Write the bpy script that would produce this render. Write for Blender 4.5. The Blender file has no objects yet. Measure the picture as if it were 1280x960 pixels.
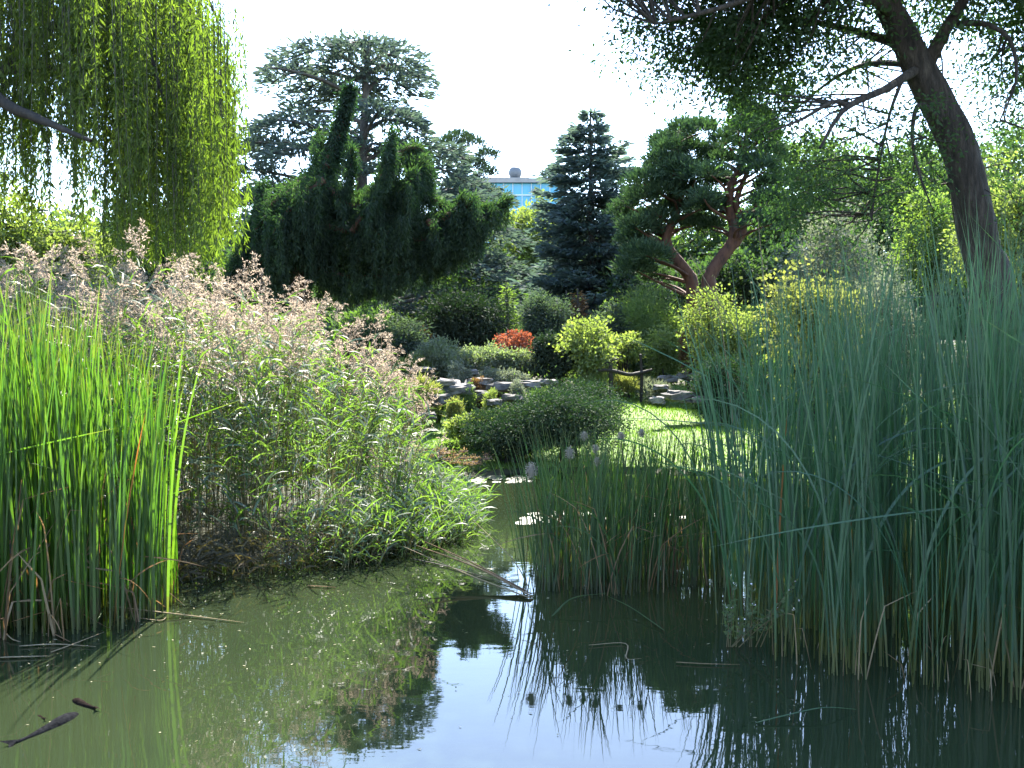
import bpy, math, random
import numpy as np
from mathutils import Vector

rng = np.random.default_rng(11)
random.seed(5)
PI = math.pi
R = math.radians
scene = bpy.context.scene
COL = scene.collection
U = lambda a, b, n=None: rng.uniform(a, b, n)
NRM = lambda s, n=None: rng.normal(0, s, n)

# ------------------------------------------------------------------ camera geometry (used only to read sizes off the photograph)
F = 1150.0
CAMZ = 2.2
PITCH = math.atan(40 / F)
CP, SP = math.cos(PITCH), math.sin(PITCH)


def W(px, py, d):
    """world point at forward distance d seen at photograph pixel (px, py)"""
    u = (px - 640) / F
    v = (480 - py) / F
    y = CP + SP * v
    z = -SP + CP * v
    k = d / y
    return np.array([u * k, d, CAMZ + z * k])


def unit(a):
    a = np.asarray(a, float)
    return a / np.maximum(np.linalg.norm(a, axis=-1, keepdims=True), 1e-9)


# ------------------------------------------------------------------ pond outline and terrain
POND = np.array([(-9, 2.5), (9, 2.5), (9, 6), (7.5, 8.5), (7, 11), (6.5, 13.5), (4.5, 16), (2.5, 16.9), (0.5, 17.0),
                 (-0.7, 16.2), (-1.1, 14.4), (-1.0, 12.4), (-1.7, 10.8), (-3.0, 9.4), (-4.6, 8.8), (-7, 8.6), (-10, 8.2), (-12, 5)], float)
LAWN = np.array([(-5, 16.6), (-1.6, 16.2), (0.2, 16.9), (3, 16.6), (6, 14), (10, 14), (13, 20), (12, 29), (7, 30.5), (3.6, 30.3), (3.0, 26),
                 (1.6, 22.5), (0, 20.0), (-1.2, 20.6), (-2.2, 22.6), (-5, 22)], float)


def sdf(x, y, poly):
    """signed distance to a polygon, negative inside"""
    x = np.asarray(x, float); y = np.asarray(y, float)
    d = np.full(x.shape, 1e9); ins = np.zeros(x.shape, bool)
    n = len(poly)
    for i in range(n):
        a, b = poly[i], poly[(i + 1) % n]
        ex, ey = b - a
        t = np.clip(((x - a[0]) * ex + (y - a[1]) * ey) / (ex * ex + ey * ey), 0, 1)
        d = np.minimum(d, np.hypot(x - a[0] - t * ex, y - a[1] - t * ey))
        c = (a[1] > y) != (b[1] > y)
        with np.errstate(divide='ignore', invalid='ignore'):
            ins ^= c & (x < (b[0] - a[0]) * (y - a[1]) / (b[1] - a[1]) + a[0])
    return np.where(ins, -d, d)


def ground_z(x, y):
    x = np.asarray(x, float); y = np.asarray(y, float)
    s = sdf(x, y, POND)
    inside = -np.minimum(0.75, 0.01 + 0.4 * np.abs(s))
    yy = np.maximum(y - 16.2, 0)
    rise = 0.062 * np.minimum(yy, 16) + 0.05 * np.clip(yy - 16, 0, 40) + 0.012 * np.maximum(yy - 56, 0)
    rise = np.minimum(rise, 9.0)
    # rockery mound left of the centre
    rise = rise + 0.75 * np.exp(-(((x + 1.2) / 4.5) ** 2 + ((y - 27.0) / 3.6) ** 2))
    bump = 0.05 * np.sin(x * 1.3 + 0.7 * y) + 0.04 * np.sin(2.1 * y - 0.6 * x)
    out = (0.16 + 0.3 * np.clip(-x - 5, 0, 3) / 3 * (y < 16)) * (1 - np.exp(-np.maximum(s, 0) / 1.3)) + rise + bump * np.clip(s / 3, 0, 1)
    return np.where(s < 0, inside, out)


def gz(x, y):
    return float(ground_z(np.array([x]), np.array([y]))[0])


# ------------------------------------------------------------------ mesh building
class MB:
    def __init__(s):
        s.V, s.F, s.Rn, s.H, s.M, s.S, s.n = [], [], [], [], [], [], 0

    def add(s, V, Fq, rnd=0.5, h=0.5, mat=0, smooth=False):
        V = np.asarray(V, float).reshape(-1, 3); Fq = np.asarray(Fq, np.int64).reshape(-1, 4)
        m = len(Fq)
        s.V.append(V); s.F.append(Fq + s.n); s.n += len(V)
        s.Rn.append(np.broadcast_to(np.asarray(rnd, float), (m,)).copy())
        s.H.append(np.broadcast_to(np.asarray(h, float), (m,)).copy())
        s.M.append(np.full(m, mat, np.int32)); s.S.append(np.full(m, smooth, bool))

    def mesh(s, name, mats, off=(0, 0, 0)):
        V = np.concatenate(s.V) - np.asarray(off); Fq = np.concatenate(s.F)
        me = bpy.data.meshes.new(name)
        me.vertices.add(len(V)); me.vertices.foreach_set('co', V.astype(np.float32).ravel())
        m = len(Fq)
        me.loops.add(m * 4); me.loops.foreach_set('vertex_index', Fq.astype(np.int32).ravel())
        me.polygons.add(m); me.polygons.foreach_set('loop_start', np.arange(0, m * 4, 4, dtype=np.int32))
        me.polygons.foreach_set('material_index', np.concatenate(s.M))
        me.polygons.foreach_set('use_smooth', np.concatenate(s.S))
        me.update(calc_edges=True)
        for nm, arr in (('rnd', s.Rn), ('hgt', s.H)):
            a = me.attributes.new(nm, 'FLOAT', 'FACE'); a.data.foreach_set('value', np.concatenate(arr).astype(np.float32))
        for mt in (mats if isinstance(mats, (list, tuple)) else [mats]):
            me.materials.append(mt)
        return me


WORLD = {}


def thing(name, label, cat, loc, group=None):
    o = bpy.data.objects.new(name, None); COL.objects.link(o)
    o.location = loc; o.empty_display_size = 0.2
    o['label'] = label; o['category'] = cat
    if group: o['group'] = group
    WORLD[o.name] = np.asarray(loc, float)
    return o


def part(name, mb, mats, parent, label=None):
    off = WORLD[parent.name]
    o = bpy.data.objects.new(name, mb.mesh(name, mats, off)); COL.objects.link(o)
    o.parent = parent; WORLD[o.name] = off
    if label: o['label'] = label
    return o


def single(name, mb, mats, label, cat, loc=(0, 0, 0), group=None):
    o = bpy.data.objects.new(name, mb.mesh(name, mats, loc)); COL.objects.link(o)
    o.location = loc; o['label'] = label; o['category'] = cat
    if group: o['group'] = group
    return o


def setting(name, mb, mats, kind, label=None, cat=None):
    o = bpy.data.objects.new(name, mb.mesh(name, mats)); COL.objects.link(o)
    o['kind'] = kind
    if label: o['label'] = label
    if cat: o['category'] = cat
    return o


# ---- geometry pieces (vectorised)
def smooth_line(pts, n=24):
    P = np.asarray(pts, float)
    if len(P) < 3:
        t = np.linspace(0, 1, n)[:, None]
        return P[0] * (1 - t) + P[-1] * t
    Q = np.vstack([2 * P[0] - P[1], P, 2 * P[-1] - P[-2]])
    u = np.linspace(0, len(P) - 1 - 1e-6, n)
    i = u.astype(int); t = (u - i)[:, None]
    p0, p1, p2, p3 = Q[i], Q[i + 1], Q[i + 2], Q[i + 3]
    return 0.5 * ((2 * p1) + (-p0 + p2) * t + (2 * p0 - 5 * p1 + 4 * p2 - p3) * t ** 2 + (-p0 + 3 * p1 - 3 * p2 + p3) * t ** 3)


def tube(mb, pts, rad, sides=8, mat=0, wob=0.0, rnd=0.5, h=None):
    P = np.asarray(pts, float); n = len(P)
    r = np.interp(np.linspace(0, 1, n), np.linspace(0, 1, len(np.atleast_1d(rad))), np.atleast_1d(rad))
    T = unit(np.gradient(P, axis=0))
    ref = np.array([0.31, 0.9, 0.2]) if abs(T[:, 2]).mean() > 0.6 else np.array([0, 0, 1.0])
    A = unit(np.cross(T, ref)); B = np.cross(T, A)
    a = np.linspace(0, 2 * PI, sides, endpoint=False)
    w = 1 + wob * rng.uniform(-1, 1, (n, sides))
    V = P[:, None] + (A[:, None] * np.cos(a)[None, :, None] + B[:, None] * np.sin(a)[None, :, None]) * (r[:, None] * w)[..., None]
    i = np.arange(n - 1)[:, None]; j = np.arange(sides)[None]
    Fq = np.stack([i * sides + j, i * sides + (j + 1) % sides, (i + 1) * sides + (j + 1) % sides, (i + 1) * sides + j], -1).reshape(-1, 4)
    hh = np.repeat(np.linspace(0, 1, n - 1), sides) if h is None else h
    mb.add(V, Fq, rnd, hh, mat, True)


def leaves(mb, P, D, L, Wd, rnd=None, mat=0, h=0.5, N=None, wide=0.45, fold=0.0):
    P = np.asarray(P, float); n = len(P)
    if n == 0: return
    D = unit(D)
    if N is None: N = rng.normal(size=(n, 3))
    S = unit(np.cross(D, N)); L = np.broadcast_to(L, (n,))[:, None]; Wd = np.broadcast_to(Wd, (n,))[:, None]
    mid = P + D * L * wide
    if fold:
        mid = mid + np.cross(S, D) * L * fold
    V = np.stack([P, mid + S * Wd / 2, P + D * L, mid - S * Wd / 2], 1)
    Fq = np.arange(n * 4).reshape(n, 4)
    mb.add(V, Fq, U(0, 1, n) if rnd is None else rnd, h, mat)


def blades(mb, root, az, th0, th1, L, Wd, K=8, p=1.6, twist=None, rnd=None, mat=0, kink=None, kang=None, full=0.12):
    root = np.asarray(root, float); n = len(root)
    s = np.linspace(0, 1, K + 1)
    az, th0, th1, L, Wd = [np.broadcast_to(np.asarray(v, float), (n,)) for v in (az, th0, th1, L, Wd)]
    sm = (s[:-1] + s[1:]) / 2
    th = th0[:, None] + (th1 - th0)[:, None] * sm[None] ** p
    if kink is not None:
        th = th + np.where(sm[None] > kink[:, None], kang[:, None], 0)
    T = np.stack([np.sin(th) * np.cos(az)[:, None], np.sin(th) * np.sin(az)[:, None], np.cos(th)], -1)
    pts = np.concatenate([root[:, None], root[:, None] + np.cumsum(T * (L / K)[:, None, None], 1)], 1)
    Tn = np.concatenate([T[:, :1], T], 1)
    sd = np.stack([-np.sin(az), np.cos(az), np.zeros(n)], -1)[:, None]
    n2 = np.cross(Tn, np.broadcast_to(sd, Tn.shape))
    tw = U(-1.3, 1.3, n) if twist is None else np.broadcast_to(twist, (n,))
    tw = tw[:, None, None] + 0.7 * s[None, :, None] * np.sign(tw)[:, None, None]
    side = sd * np.cos(tw) + n2 * np.sin(tw)
    wid = (np.minimum(1, 0.55 + s / full * 0.45) * np.sqrt(np.maximum(1 - s ** 2.2, 0)) + 0.02)
    hw = (Wd[:, None] * wid[None] / 2)[..., None]
    V = np.stack([pts - side * hw, pts + side * hw], 2)     # n,K+1,2,3
    b = (np.arange(n) * (K + 1) * 2)[:, None] + (np.arange(K) * 2)[None]
    Fq = np.stack([b, b + 1, b + 3, b + 2], -1).reshape(-1, 4)
    rr = np.repeat(U(0, 1, n) if rnd is None else np.broadcast_to(rnd, (n,)), K)
    mb.add(V.reshape(-1, 3), Fq, rr, np.tile(sm, n), mat, True)
    return pts


def rand_dir(n, up=None):
    d = unit(rng.normal(size=(n, 3)))
    if up is not None:
        d[:, 2] = np.where(d[:, 2] < up, -d[:, 2], d[:, 2])
    return d


def cloud(mb, ells, nc, per, cr, L, Wd, droop=0.15, out=0.5, shell=0.6, flat=0.75, mat=0, up=None, keep=None, rnd_c=0.35):
    """leaf clumps spread through ellipsoids (centre, radii); returns the clump centres"""
    w = np.array([(e[1][0] * e[1][1] * e[1][2]) ** 0.66 for e in ells]); w /= w.sum()
    idx = rng.choice(len(ells), nc, p=w)
    C = np.array([e[0] for e in ells])[idx]; Rr = np.array([e[1] for e in ells])[idx]
    d = rand_dir(nc, up)
    k = (shell ** 3 + (1 - shell ** 3) * U(0, 1, nc)) ** (1 / 3)
    k *= 1 + 0.16 * rng.normal(size=nc)
    c = C + d * Rr * k[:, None]
    if keep is not None:
        m = keep(c); c, d = c[m], d[m]; nc = len(c)
    s = cr * U(0.55, 1.35, nc)
    off = rng.normal(size=(nc, per, 3)) * 0.5
    off[..., 2] *= flat
    P = c[:, None] + off * s[:, None, None]
    D = off * 0.6 + out * d[:, None] + rng.normal(size=(nc, per, 3)) * 0.55
    D[..., 2] -= droop
    rnd = np.clip(U(0, 1, nc)[:, None] * rnd_c + U(0, 1, (nc, per)) * (1 - rnd_c), 0, 1)
    n = nc * per
    leaves(mb, P.reshape(-1, 3), D.reshape(-1, 3), L * U(0.6, 1.3, n), Wd * U(0.7, 1.25, n), rnd.ravel(), mat)
    return c


def limbs_to(mb, axis, targets, r0, r1, lift=0.3, mat=0, sides=5):
    """thin limbs from the trunk axis to clump centres"""
    for t in targets:
        dz = axis[:, 2] - (t[2] - lift * np.hypot(axis[:, 0] - t[0], axis[:, 1] - t[1]))
        a = axis[np.argmin(np.abs(dz) + 0.25 * np.hypot(axis[:, 0] - t[0], axis[:, 1] - t[1]))]
        m = (a + t) / 2 + np.array([NRM(.1), NRM(.1), 0.12 * np.linalg.norm(t - a)]) * 1.0
        tube(mb, smooth_line([a, m, t], 8), [r0, r1], sides, mat)


# ------------------------------------------------------------------ materials
def new_mat(name):
    m = bpy.data.materials.new(name); m.use_nodes = True
    nt = m.node_tree; nt.nodes.clear()
    return m, nt, nt.nodes.new, nt.links.new


def leaf_mat(name, dark, mid, light, trans=0.45, tint=(1.25, 1.35, 0.55), gloss=0.06, rough=0.35, base=None, tip=None, bh=0.12, nscale=1.5):
    sc = lambda c: None if c is None else tuple(v * 0.53 for v in c)
    dark, mid, light, base, tip = sc(dark), sc(mid), sc(light), sc(base), sc(tip); tint = tuple(v * 1.5 for v in tint); trans = min(.62, trans * 1.15); gloss *= 0.5; rough = .5 if name in ('reed_leaf', 'cattail_leaf', 'bulrush_leaf', 'lily_leaf') else .8
    m, nt, N, Lk = new_mat(name)
    at = N('ShaderNodeAttribute'); at.attribute_name = 'rnd'
    tc = N('ShaderNodeNewGeometry'); no = N('ShaderNodeTexNoise'); no.inputs['Scale'].default_value = nscale; no.inputs['Detail'].default_value = 2
    Lk(tc.outputs['Position'], no.inputs['Vector'])
    mm = N('ShaderNodeMath'); mm.operation = 'MULTIPLY_ADD'; mm.inputs[1].default_value = 0.55; mm.inputs[2].default_value = -0.02
    Lk(at.outputs['Fac'], mm.inputs[0])
    ad = N('ShaderNodeMath'); ad.operation = 'MULTIPLY_ADD'; ad.inputs[1].default_value = 0.5
    Lk(no.outputs['Fac'], ad.inputs[0]); Lk(mm.outputs[0], ad.inputs[2])
    rp = N('ShaderNodeValToRGB'); e = rp.color_ramp.elements
    e[0].position = 0.12; e[0].color = (*dark, 1); e[1].position = 0.9; e[1].color = (*light, 1)
    x = rp.color_ramp.elements.new(0.5); x.color = (*mid, 1)
    Lk(ad.outputs[0], rp.inputs[0]); c = rp.outputs[0]
    for colr, lo, hi in ((base, bh, 0.0), (tip, 0.86, 1.0)):
        if colr is None: continue
        h = N('ShaderNodeAttribute'); h.attribute_name = 'hgt'
        mr = N('ShaderNodeMapRange'); mr.inputs['From Min'].default_value = lo; mr.inputs['From Max'].default_value = hi
        Lk(h.outputs['Fac'], mr.inputs['Value'])
        mx = N('ShaderNodeMixRGB'); Lk(mr.outputs[0], mx.inputs[0]); Lk(c, mx.inputs[1]); mx.inputs[2].default_value = (*colr, 1); c = mx.outputs[0]
    df = N('ShaderNodeBsdfDiffuse'); Lk(c, df.inputs[0])
    tl = N('ShaderNodeBsdfTranslucent')
    tm = N('ShaderNodeMixRGB'); tm.blend_type = 'MULTIPLY'; tm.inputs[0].default_value = 1; Lk(c, tm.inputs[1]); tm.inputs[2].default_value = (*tint, 1)
    Lk(tm.outputs[0], tl.inputs[0])
    m1 = N('ShaderNodeMixShader'); m1.inputs[0].default_value = trans; Lk(df.outputs[0], m1.inputs[1]); Lk(tl.outputs[0], m1.inputs[2])
    gl = N('ShaderNodeBsdfGlossy'); gl.inputs['Roughness'].default_value = rough; gl.inputs['Color'].default_value = (1, 1, 1, 1)
    m2 = N('ShaderNodeMixShader'); m2.inputs[0].default_value = gloss; Lk(m1.outputs[0], m2.inputs[1]); Lk(gl.outputs[0], m2.inputs[2])
    o = N('ShaderNodeOutputMaterial'); Lk(m2.outputs[0], o.inputs[0])
    return m


def rough_mat(name, c1, c2, scale=6, stretch=(1, 1, 1), bump=0.4, rough=0.85, c3=None, dist=0.03):
    sc = lambda c: None if c is None else tuple(v * 0.55 for v in c)
    c1, c2, c3 = sc(c1), sc(c2), sc(c3)
    m, nt, N, Lk = new_mat(name)
    g = N('ShaderNodeNewGeometry'); mp = N('ShaderNodeMapping'); mp.inputs['Scale'].default_value = stretch
    Lk(g.outputs['Position'], mp.inputs[0])
    no = N('ShaderNodeTexNoise'); no.inputs['Scale'].default_value = scale; no.inputs['Detail'].default_value = 6; no.inputs['Roughness'].default_value = 0.65
    Lk(mp.outputs[0], no.inputs['Vector'])
    rp = N('ShaderNodeValToRGB'); e = rp.color_ramp.elements
    e[0].position = 0.33; e[0].color = (*c1, 1); e[1].position = 0.68; e[1].color = (*c2, 1)
    if c3: x = rp.color_ramp.elements.new(0.52); x.color = (*c3, 1)
    Lk(no.outputs['Fac'], rp.inputs[0])
    b = N('ShaderNodeBsdfPrincipled'); Lk(rp.outputs[0], b.inputs['Base Color']); b.inputs['Roughness'].default_value = rough
    if 'fish' in name: b.inputs['Specular IOR Level'].default_value = 0; b.inputs['Roughness'].default_value = 1
    bp = N('ShaderNodeBump'); bp.inputs['Strength'].default_value = bump; bp.inputs['Distance'].default_value = dist
    Lk(no.outputs['Fac'], bp.inputs['Height']); Lk(bp.outputs[0], b.inputs['Normal'])
    o = N('ShaderNodeOutputMaterial'); Lk(b.outputs[0], o.inputs[0])
    return m


def flat_mat(name, c, rough=0.5, spec=0.5, metal=0.0):
    m, nt, N, Lk = new_mat(name)
    b = N('ShaderNodeBsdfPrincipled'); b.inputs['Base Color'].default_value = (*c, 1); b.inputs['Roughness'].default_value = rough
    b.inputs['Metallic'].default_value = metal
    o = N('ShaderNodeOutputMaterial'); Lk(b.outputs[0], o.inputs[0])
    return m


M = {}
M['bark'] = rough_mat('bark', (0.012, 0.009, 0.007), (0.115, 0.092, 0.074), 13, (1, 1, 0.2), 1.0, 0.95, (0.05, 0.038, 0.03), 0.09)
M['bark_grey'] = rough_mat('bark_grey', (0.04, 0.036, 0.032), (0.14, 0.12, 0.1), 8, (1, 1, 0.3), 0.7)
M['bark_red'] = rough_mat('bark_red', (0.05, 0.024, 0.018), (0.20, 0.095, 0.06), 7, (1, 1, 0.4), 0.7, 0.85, (0.17, 0.07, 0.04))
M['wood_dark'] = rough_mat('wood_dark', (0.012, 0.009, 0.007), (0.05, 0.036, 0.026), 12, (1, 1, 0.4), 0.5)
def ground_mat():
    m = rough_mat('soil', (0.028, 0.024, 0.014), (0.085, 0.075, 0.04), 1.6, (1, 1, 1), 0.6, 0.95, (0.045, 0.052, 0.02)); nt = m.node_tree; N, Lk = nt.nodes.new, nt.links.new
    b = next(x for x in nt.nodes if x.type == 'BSDF_PRINCIPLED'); src = b.inputs['Base Color'].links[0].from_socket
    g = N('ShaderNodeNewGeometry'); sp = N('ShaderNodeSeparateXYZ'); Lk(g.outputs['Position'], sp.inputs[0])
    mr = N('ShaderNodeMapRange'); mr.inputs['From Min'].default_value = -.04; mr.inputs['From Max'].default_value = -.16; Lk(sp.outputs['Z'], mr.inputs['Value'])
    mx = N('ShaderNodeMixRGB'); Lk(mr.outputs[0], mx.inputs[0]); Lk(src, mx.inputs[1]); mx.inputs[2].default_value = (.022, .027, .013, 1); Lk(mx.outputs[0], b.inputs['Base Color'])
    return m


M['soil'] = ground_mat()
M['soil_old'] = rough_mat('soil_old', (0.028, 0.024, 0.014), (0.085, 0.075, 0.04), 1.6, (1, 1, 1), 0.6, 0.95, (0.045, 0.052, 0.02))
M['lawn'] = rough_mat('lawn', (0.11, 0.2, 0.024), (0.19, 0.29, 0.045), 1.3, (1, 1, 1), 0.5, 0.9, (0.14, 0.24, 0.03))
M['rock'] = rough_mat('rock', (0.07, 0.062, 0.055), (0.40, 0.36, 0.32), 5, (1, 1, 1.6), 0.8, 0.9, (0.24, 0.22, 0.21))
M['rock_dark'] = rough_mat('rock_dark', (0.06, 0.058, 0.055), (0.27, 0.24, 0.22), 4, (1, 1, 1.6), 0.8, 0.9, (0.13, 0.12, 0.11))
M['grass'] = leaf_mat('grass', (0.09, 0.18, 0.022), (0.14, 0.25, 0.032), (0.21, 0.30, 0.06), 0.45, (1.05, 1.15, 0.5), 0.02)
M['under'] = leaf_mat('undergrowth', (0.03, 0.06, 0.015), (0.07, 0.12, 0.025), (0.14, 0.18, 0.05), 0.4, gloss=0.08)
M['cattail'] = leaf_mat('cattail_leaf', (0.035, 0.10, 0.014), (0.075, 0.175, 0.022), (0.15, 0.25, 0.035), 0.48, (1.2, 1.35, 0.42), 0.06, 0.3, base=(0.13, 0.12, 0.035), tip=(0.16, 0.17, 0.04), bh=0.14)
M['reed'] = leaf_mat('reed_leaf', (0.05, 0.11, 0.025), (0.095, 0.18, 0.04), (0.17, 0.26, 0.08), 0.45, (1.3, 1.35, 0.5), 0.13, 0.28)
M['bulrush'] = leaf_mat('bulrush_leaf', (0.028, 0.092, 0.052), (0.055, 0.15, 0.08), (0.105, 0.21, 0.10), 0.4, (1.2, 1.4, 0.6), 0.06, 0.4, base=(0.17, 0.16, 0.035), tip=(0.07, 0.11, 0.05), bh=0.20)
M['mid_rush'] = leaf_mat('rush_leaf', (0.02, 0.06, 0.014), (0.045, 0.115, 0.024), (0.10, 0.18, 0.035), 0.45, (1.3, 1.4, 0.45), 0.06, 0.35, base=(0.05, 0.055, 0.018), tip=(0.13, 0.13, 0.05), bh=0.2)
M['dead'] = leaf_mat('dead_leaf', (0.16, 0.085, 0.035), (0.28, 0.17, 0.075), (0.42, 0.31, 0.17), 0.3, (1.2, 1.0, 0.7), 0.06, 0.4)
M['litter'] = leaf_mat('leaf_litter', (0.03, 0.028, 0.012), (0.07, 0.06, 0.025), (0.16, 0.11, 0.05), 0.3)
M['orange'] = leaf_mat('orange_leaf', (0.25, 0.09, 0.015), (0.36, 0.14, 0.02), (0.42, 0.22, 0.04), 0.4, (1.2, 1.0, 0.6), 0.06)
M['straw'] = leaf_mat('straw', (0.20, 0.13, 0.06), (0.34, 0.25, 0.13), (0.5, 0.42, 0.28), 0.15, (1.1, 1.0, 0.8), 0.06, 0.4)
M['reed_stem'] = leaf_mat('reed_stem', (0.09, 0.085, 0.03), (0.17, 0.14, 0.055), (0.25, 0.19, 0.09), 0.1, gloss=0.06)
M['plume'] = leaf_mat('plume_floss', (0.30, 0.235, 0.185), (0.42, 0.345, 0.28), (0.58, 0.50, 0.41), 0.48, (1.0, .96, .88), 0.03)
M['fluff'] = leaf_mat('seed_fluff', (0.42, 0.36, 0.29), (0.6, 0.53, 0.44), (0.75, 0.69, 0.6), 0.4, (.7, .66, .6), 0.02)
M['spike'] = rough_mat('cattail_spike', (0.05, 0.028, 0.015), (0.13, 0.075, 0.04), 40)
M['willow'] = leaf_mat('willow_leaf', (0.06, 0.10, 0.02), (0.125, 0.18, 0.03), (0.22, 0.28, 0.06), 0.5, (1.12, 1.3, 0.5), 0.03, 0.4, nscale=0.7)
M['ash'] = leaf_mat('ash_leaf', (0.022, 0.055, 0.022), (0.042, 0.09, 0.034), (0.075, 0.13, 0.045), 0.42, (1.3, 1.4, 0.6), 0.03, 0.4, nscale=0.7)
M['cedar'] = leaf_mat('cedar_needle', (0.05, 0.078, 0.075), (0.085, 0.125, 0.112), (0.15, 0.195, 0.16), 0.3, (1.1, 1.2, 0.8), 0.05, 0.5, nscale=0.6)
M['sequoia'] = leaf_mat('sequoia_needle', (0.012, 0.036, 0.018), (0.026, 0.064, 0.028), (0.085, 0.15, 0.05), 0.42, (1.2, 1.3, 0.6), 0.04, 0.5, nscale=0.8)  # light end of the ramp has rim light put into the colour
M['fir'] = leaf_mat('fir_needle', (0.055, 0.095, 0.105), (0.10, 0.15, 0.155), (0.17, 0.225, 0.20), 0.35, (1.1, 1.2, 0.8), 0.05, 0.5, nscale=0.6)
M['pine'] = leaf_mat('pine_needle', (0.025, 0.06, 0.028), (0.05, 0.105, 0.045), (0.09, 0.155, 0.06), 0.22, (1.15, 1.25, 0.7), 0.05, 0.5, nscale=0.7)
M['black_pine'] = leaf_mat('black_pine_needle', (0.018, 0.04, 0.025), (0.032, 0.065, 0.036), (0.06, 0.095, 0.05), 0.2, gloss=0.05)
M['yg'] = leaf_mat('yellow_green_leaf', (0.13, 0.19, 0.045), (0.21, 0.28, 0.065), (0.31, 0.37, 0.12), 0.5, (1.05, 1.1, 0.6), 0.06)
M['gold'] = leaf_mat('gold_leaf', (0.15, 0.20, 0.045), (0.25, 0.29, 0.075), (0.36, 0.39, 0.14), 0.46, (1.0, 1.0, 0.6), 0.06)
M['green'] = leaf_mat('mid_green_leaf', (0.045, 0.095, 0.028), (0.085, 0.155, 0.042), (0.145, 0.21, 0.065), 0.42, gloss=0.07)
M['lime'] = leaf_mat('light_green_leaf', (0.085, 0.15, 0.04), (0.14, 0.22, 0.06), (0.22, 0.29, 0.10), 0.5, gloss=0.06)
M['deep'] = leaf_mat('deep_green_leaf', (0.024, 0.056, 0.027), (0.046, 0.094, 0.038), (0.095, 0.15, 0.055), 0.4, gloss=0.06)
M['yew'] = leaf_mat('juniper_needle', (0.012, 0.032, 0.013), (0.026, 0.062, 0.021), (0.07, 0.125, 0.04), 0.18, gloss=0.05)
M['yew_dark'] = leaf_mat('yew_needle', (0.010, 0.026, 0.012), (0.018, 0.042, 0.016), (0.05, 0.085, 0.03), 0.2)
M['silver'] = leaf_mat('silver_leaf', (0.10, 0.125, 0.085), (0.17, 0.20, 0.14), (0.27, 0.30, 0.22), 0.35, (1.1, 1.15, 0.8), 0.10, 0.35)
M['grey_green'] = leaf_mat('grey_green_leaf', (0.085, 0.12, 0.07), (0.15, 0.2, 0.12), (0.26, 0.31, 0.19), 0.45, gloss=0.12, rough=0.3)
M['blue_green'] = leaf_mat('blue_green_leaf', (0.045, 0.08, 0.062), (0.08, 0.125, 0.095), (0.13, 0.18, 0.13), 0.3, gloss=0.06)
M['red'] = leaf_mat('red_maple_leaf', (0.2, 0.045, 0.025), (0.34, 0.10, 0.05), (0.48, 0.2, 0.09), 0.4, (0.9, 0.75, 0.6), 0.06)
M['rust'] = leaf_mat('rust_leaf', (0.12, 0.06, 0.03), (0.2, 0.1, 0.05), (0.28, 0.16, 0.09), 0.35, gloss=0.05)
M['sedum'] = leaf_mat('sedum_head', (0.17, 0.10, 0.085), (0.27, 0.17, 0.14), (0.36, 0.25, 0.21), 0.25, gloss=0.05)
M['lily'] = leaf_mat('lily_leaf', (0.09, 0.11, 0.04), (0.14, 0.16, 0.06), (0.22, 0.2, 0.09), 0.15, gloss=0.2, rough=0.25)
M['debris_glints'] = leaf_mat('debris_glints', (0.25, 0.22, 0.1), (0.4, 0.36, 0.2), (0.6, 0.58, 0.45), 0.2, gloss=0.1)  # pale tone serves leaf bits and painted glints off the water
M['fish'] = rough_mat('fish_skin', (0.008, 0.008, 0.009), (0.03, 0.031, 0.034), 45, (1, 1, 1), 0.3, 0.6)
M['fish2'] = rough_mat('fish_skin_brown', (0.010, 0.008, 0.007), (0.034, 0.026, 0.022), 45, (1, 1, 1), 0.3, 0.6)
M['petal'] = flat_mat('petal', (0.8, 0.75, 0.78), 0.6)


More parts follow.
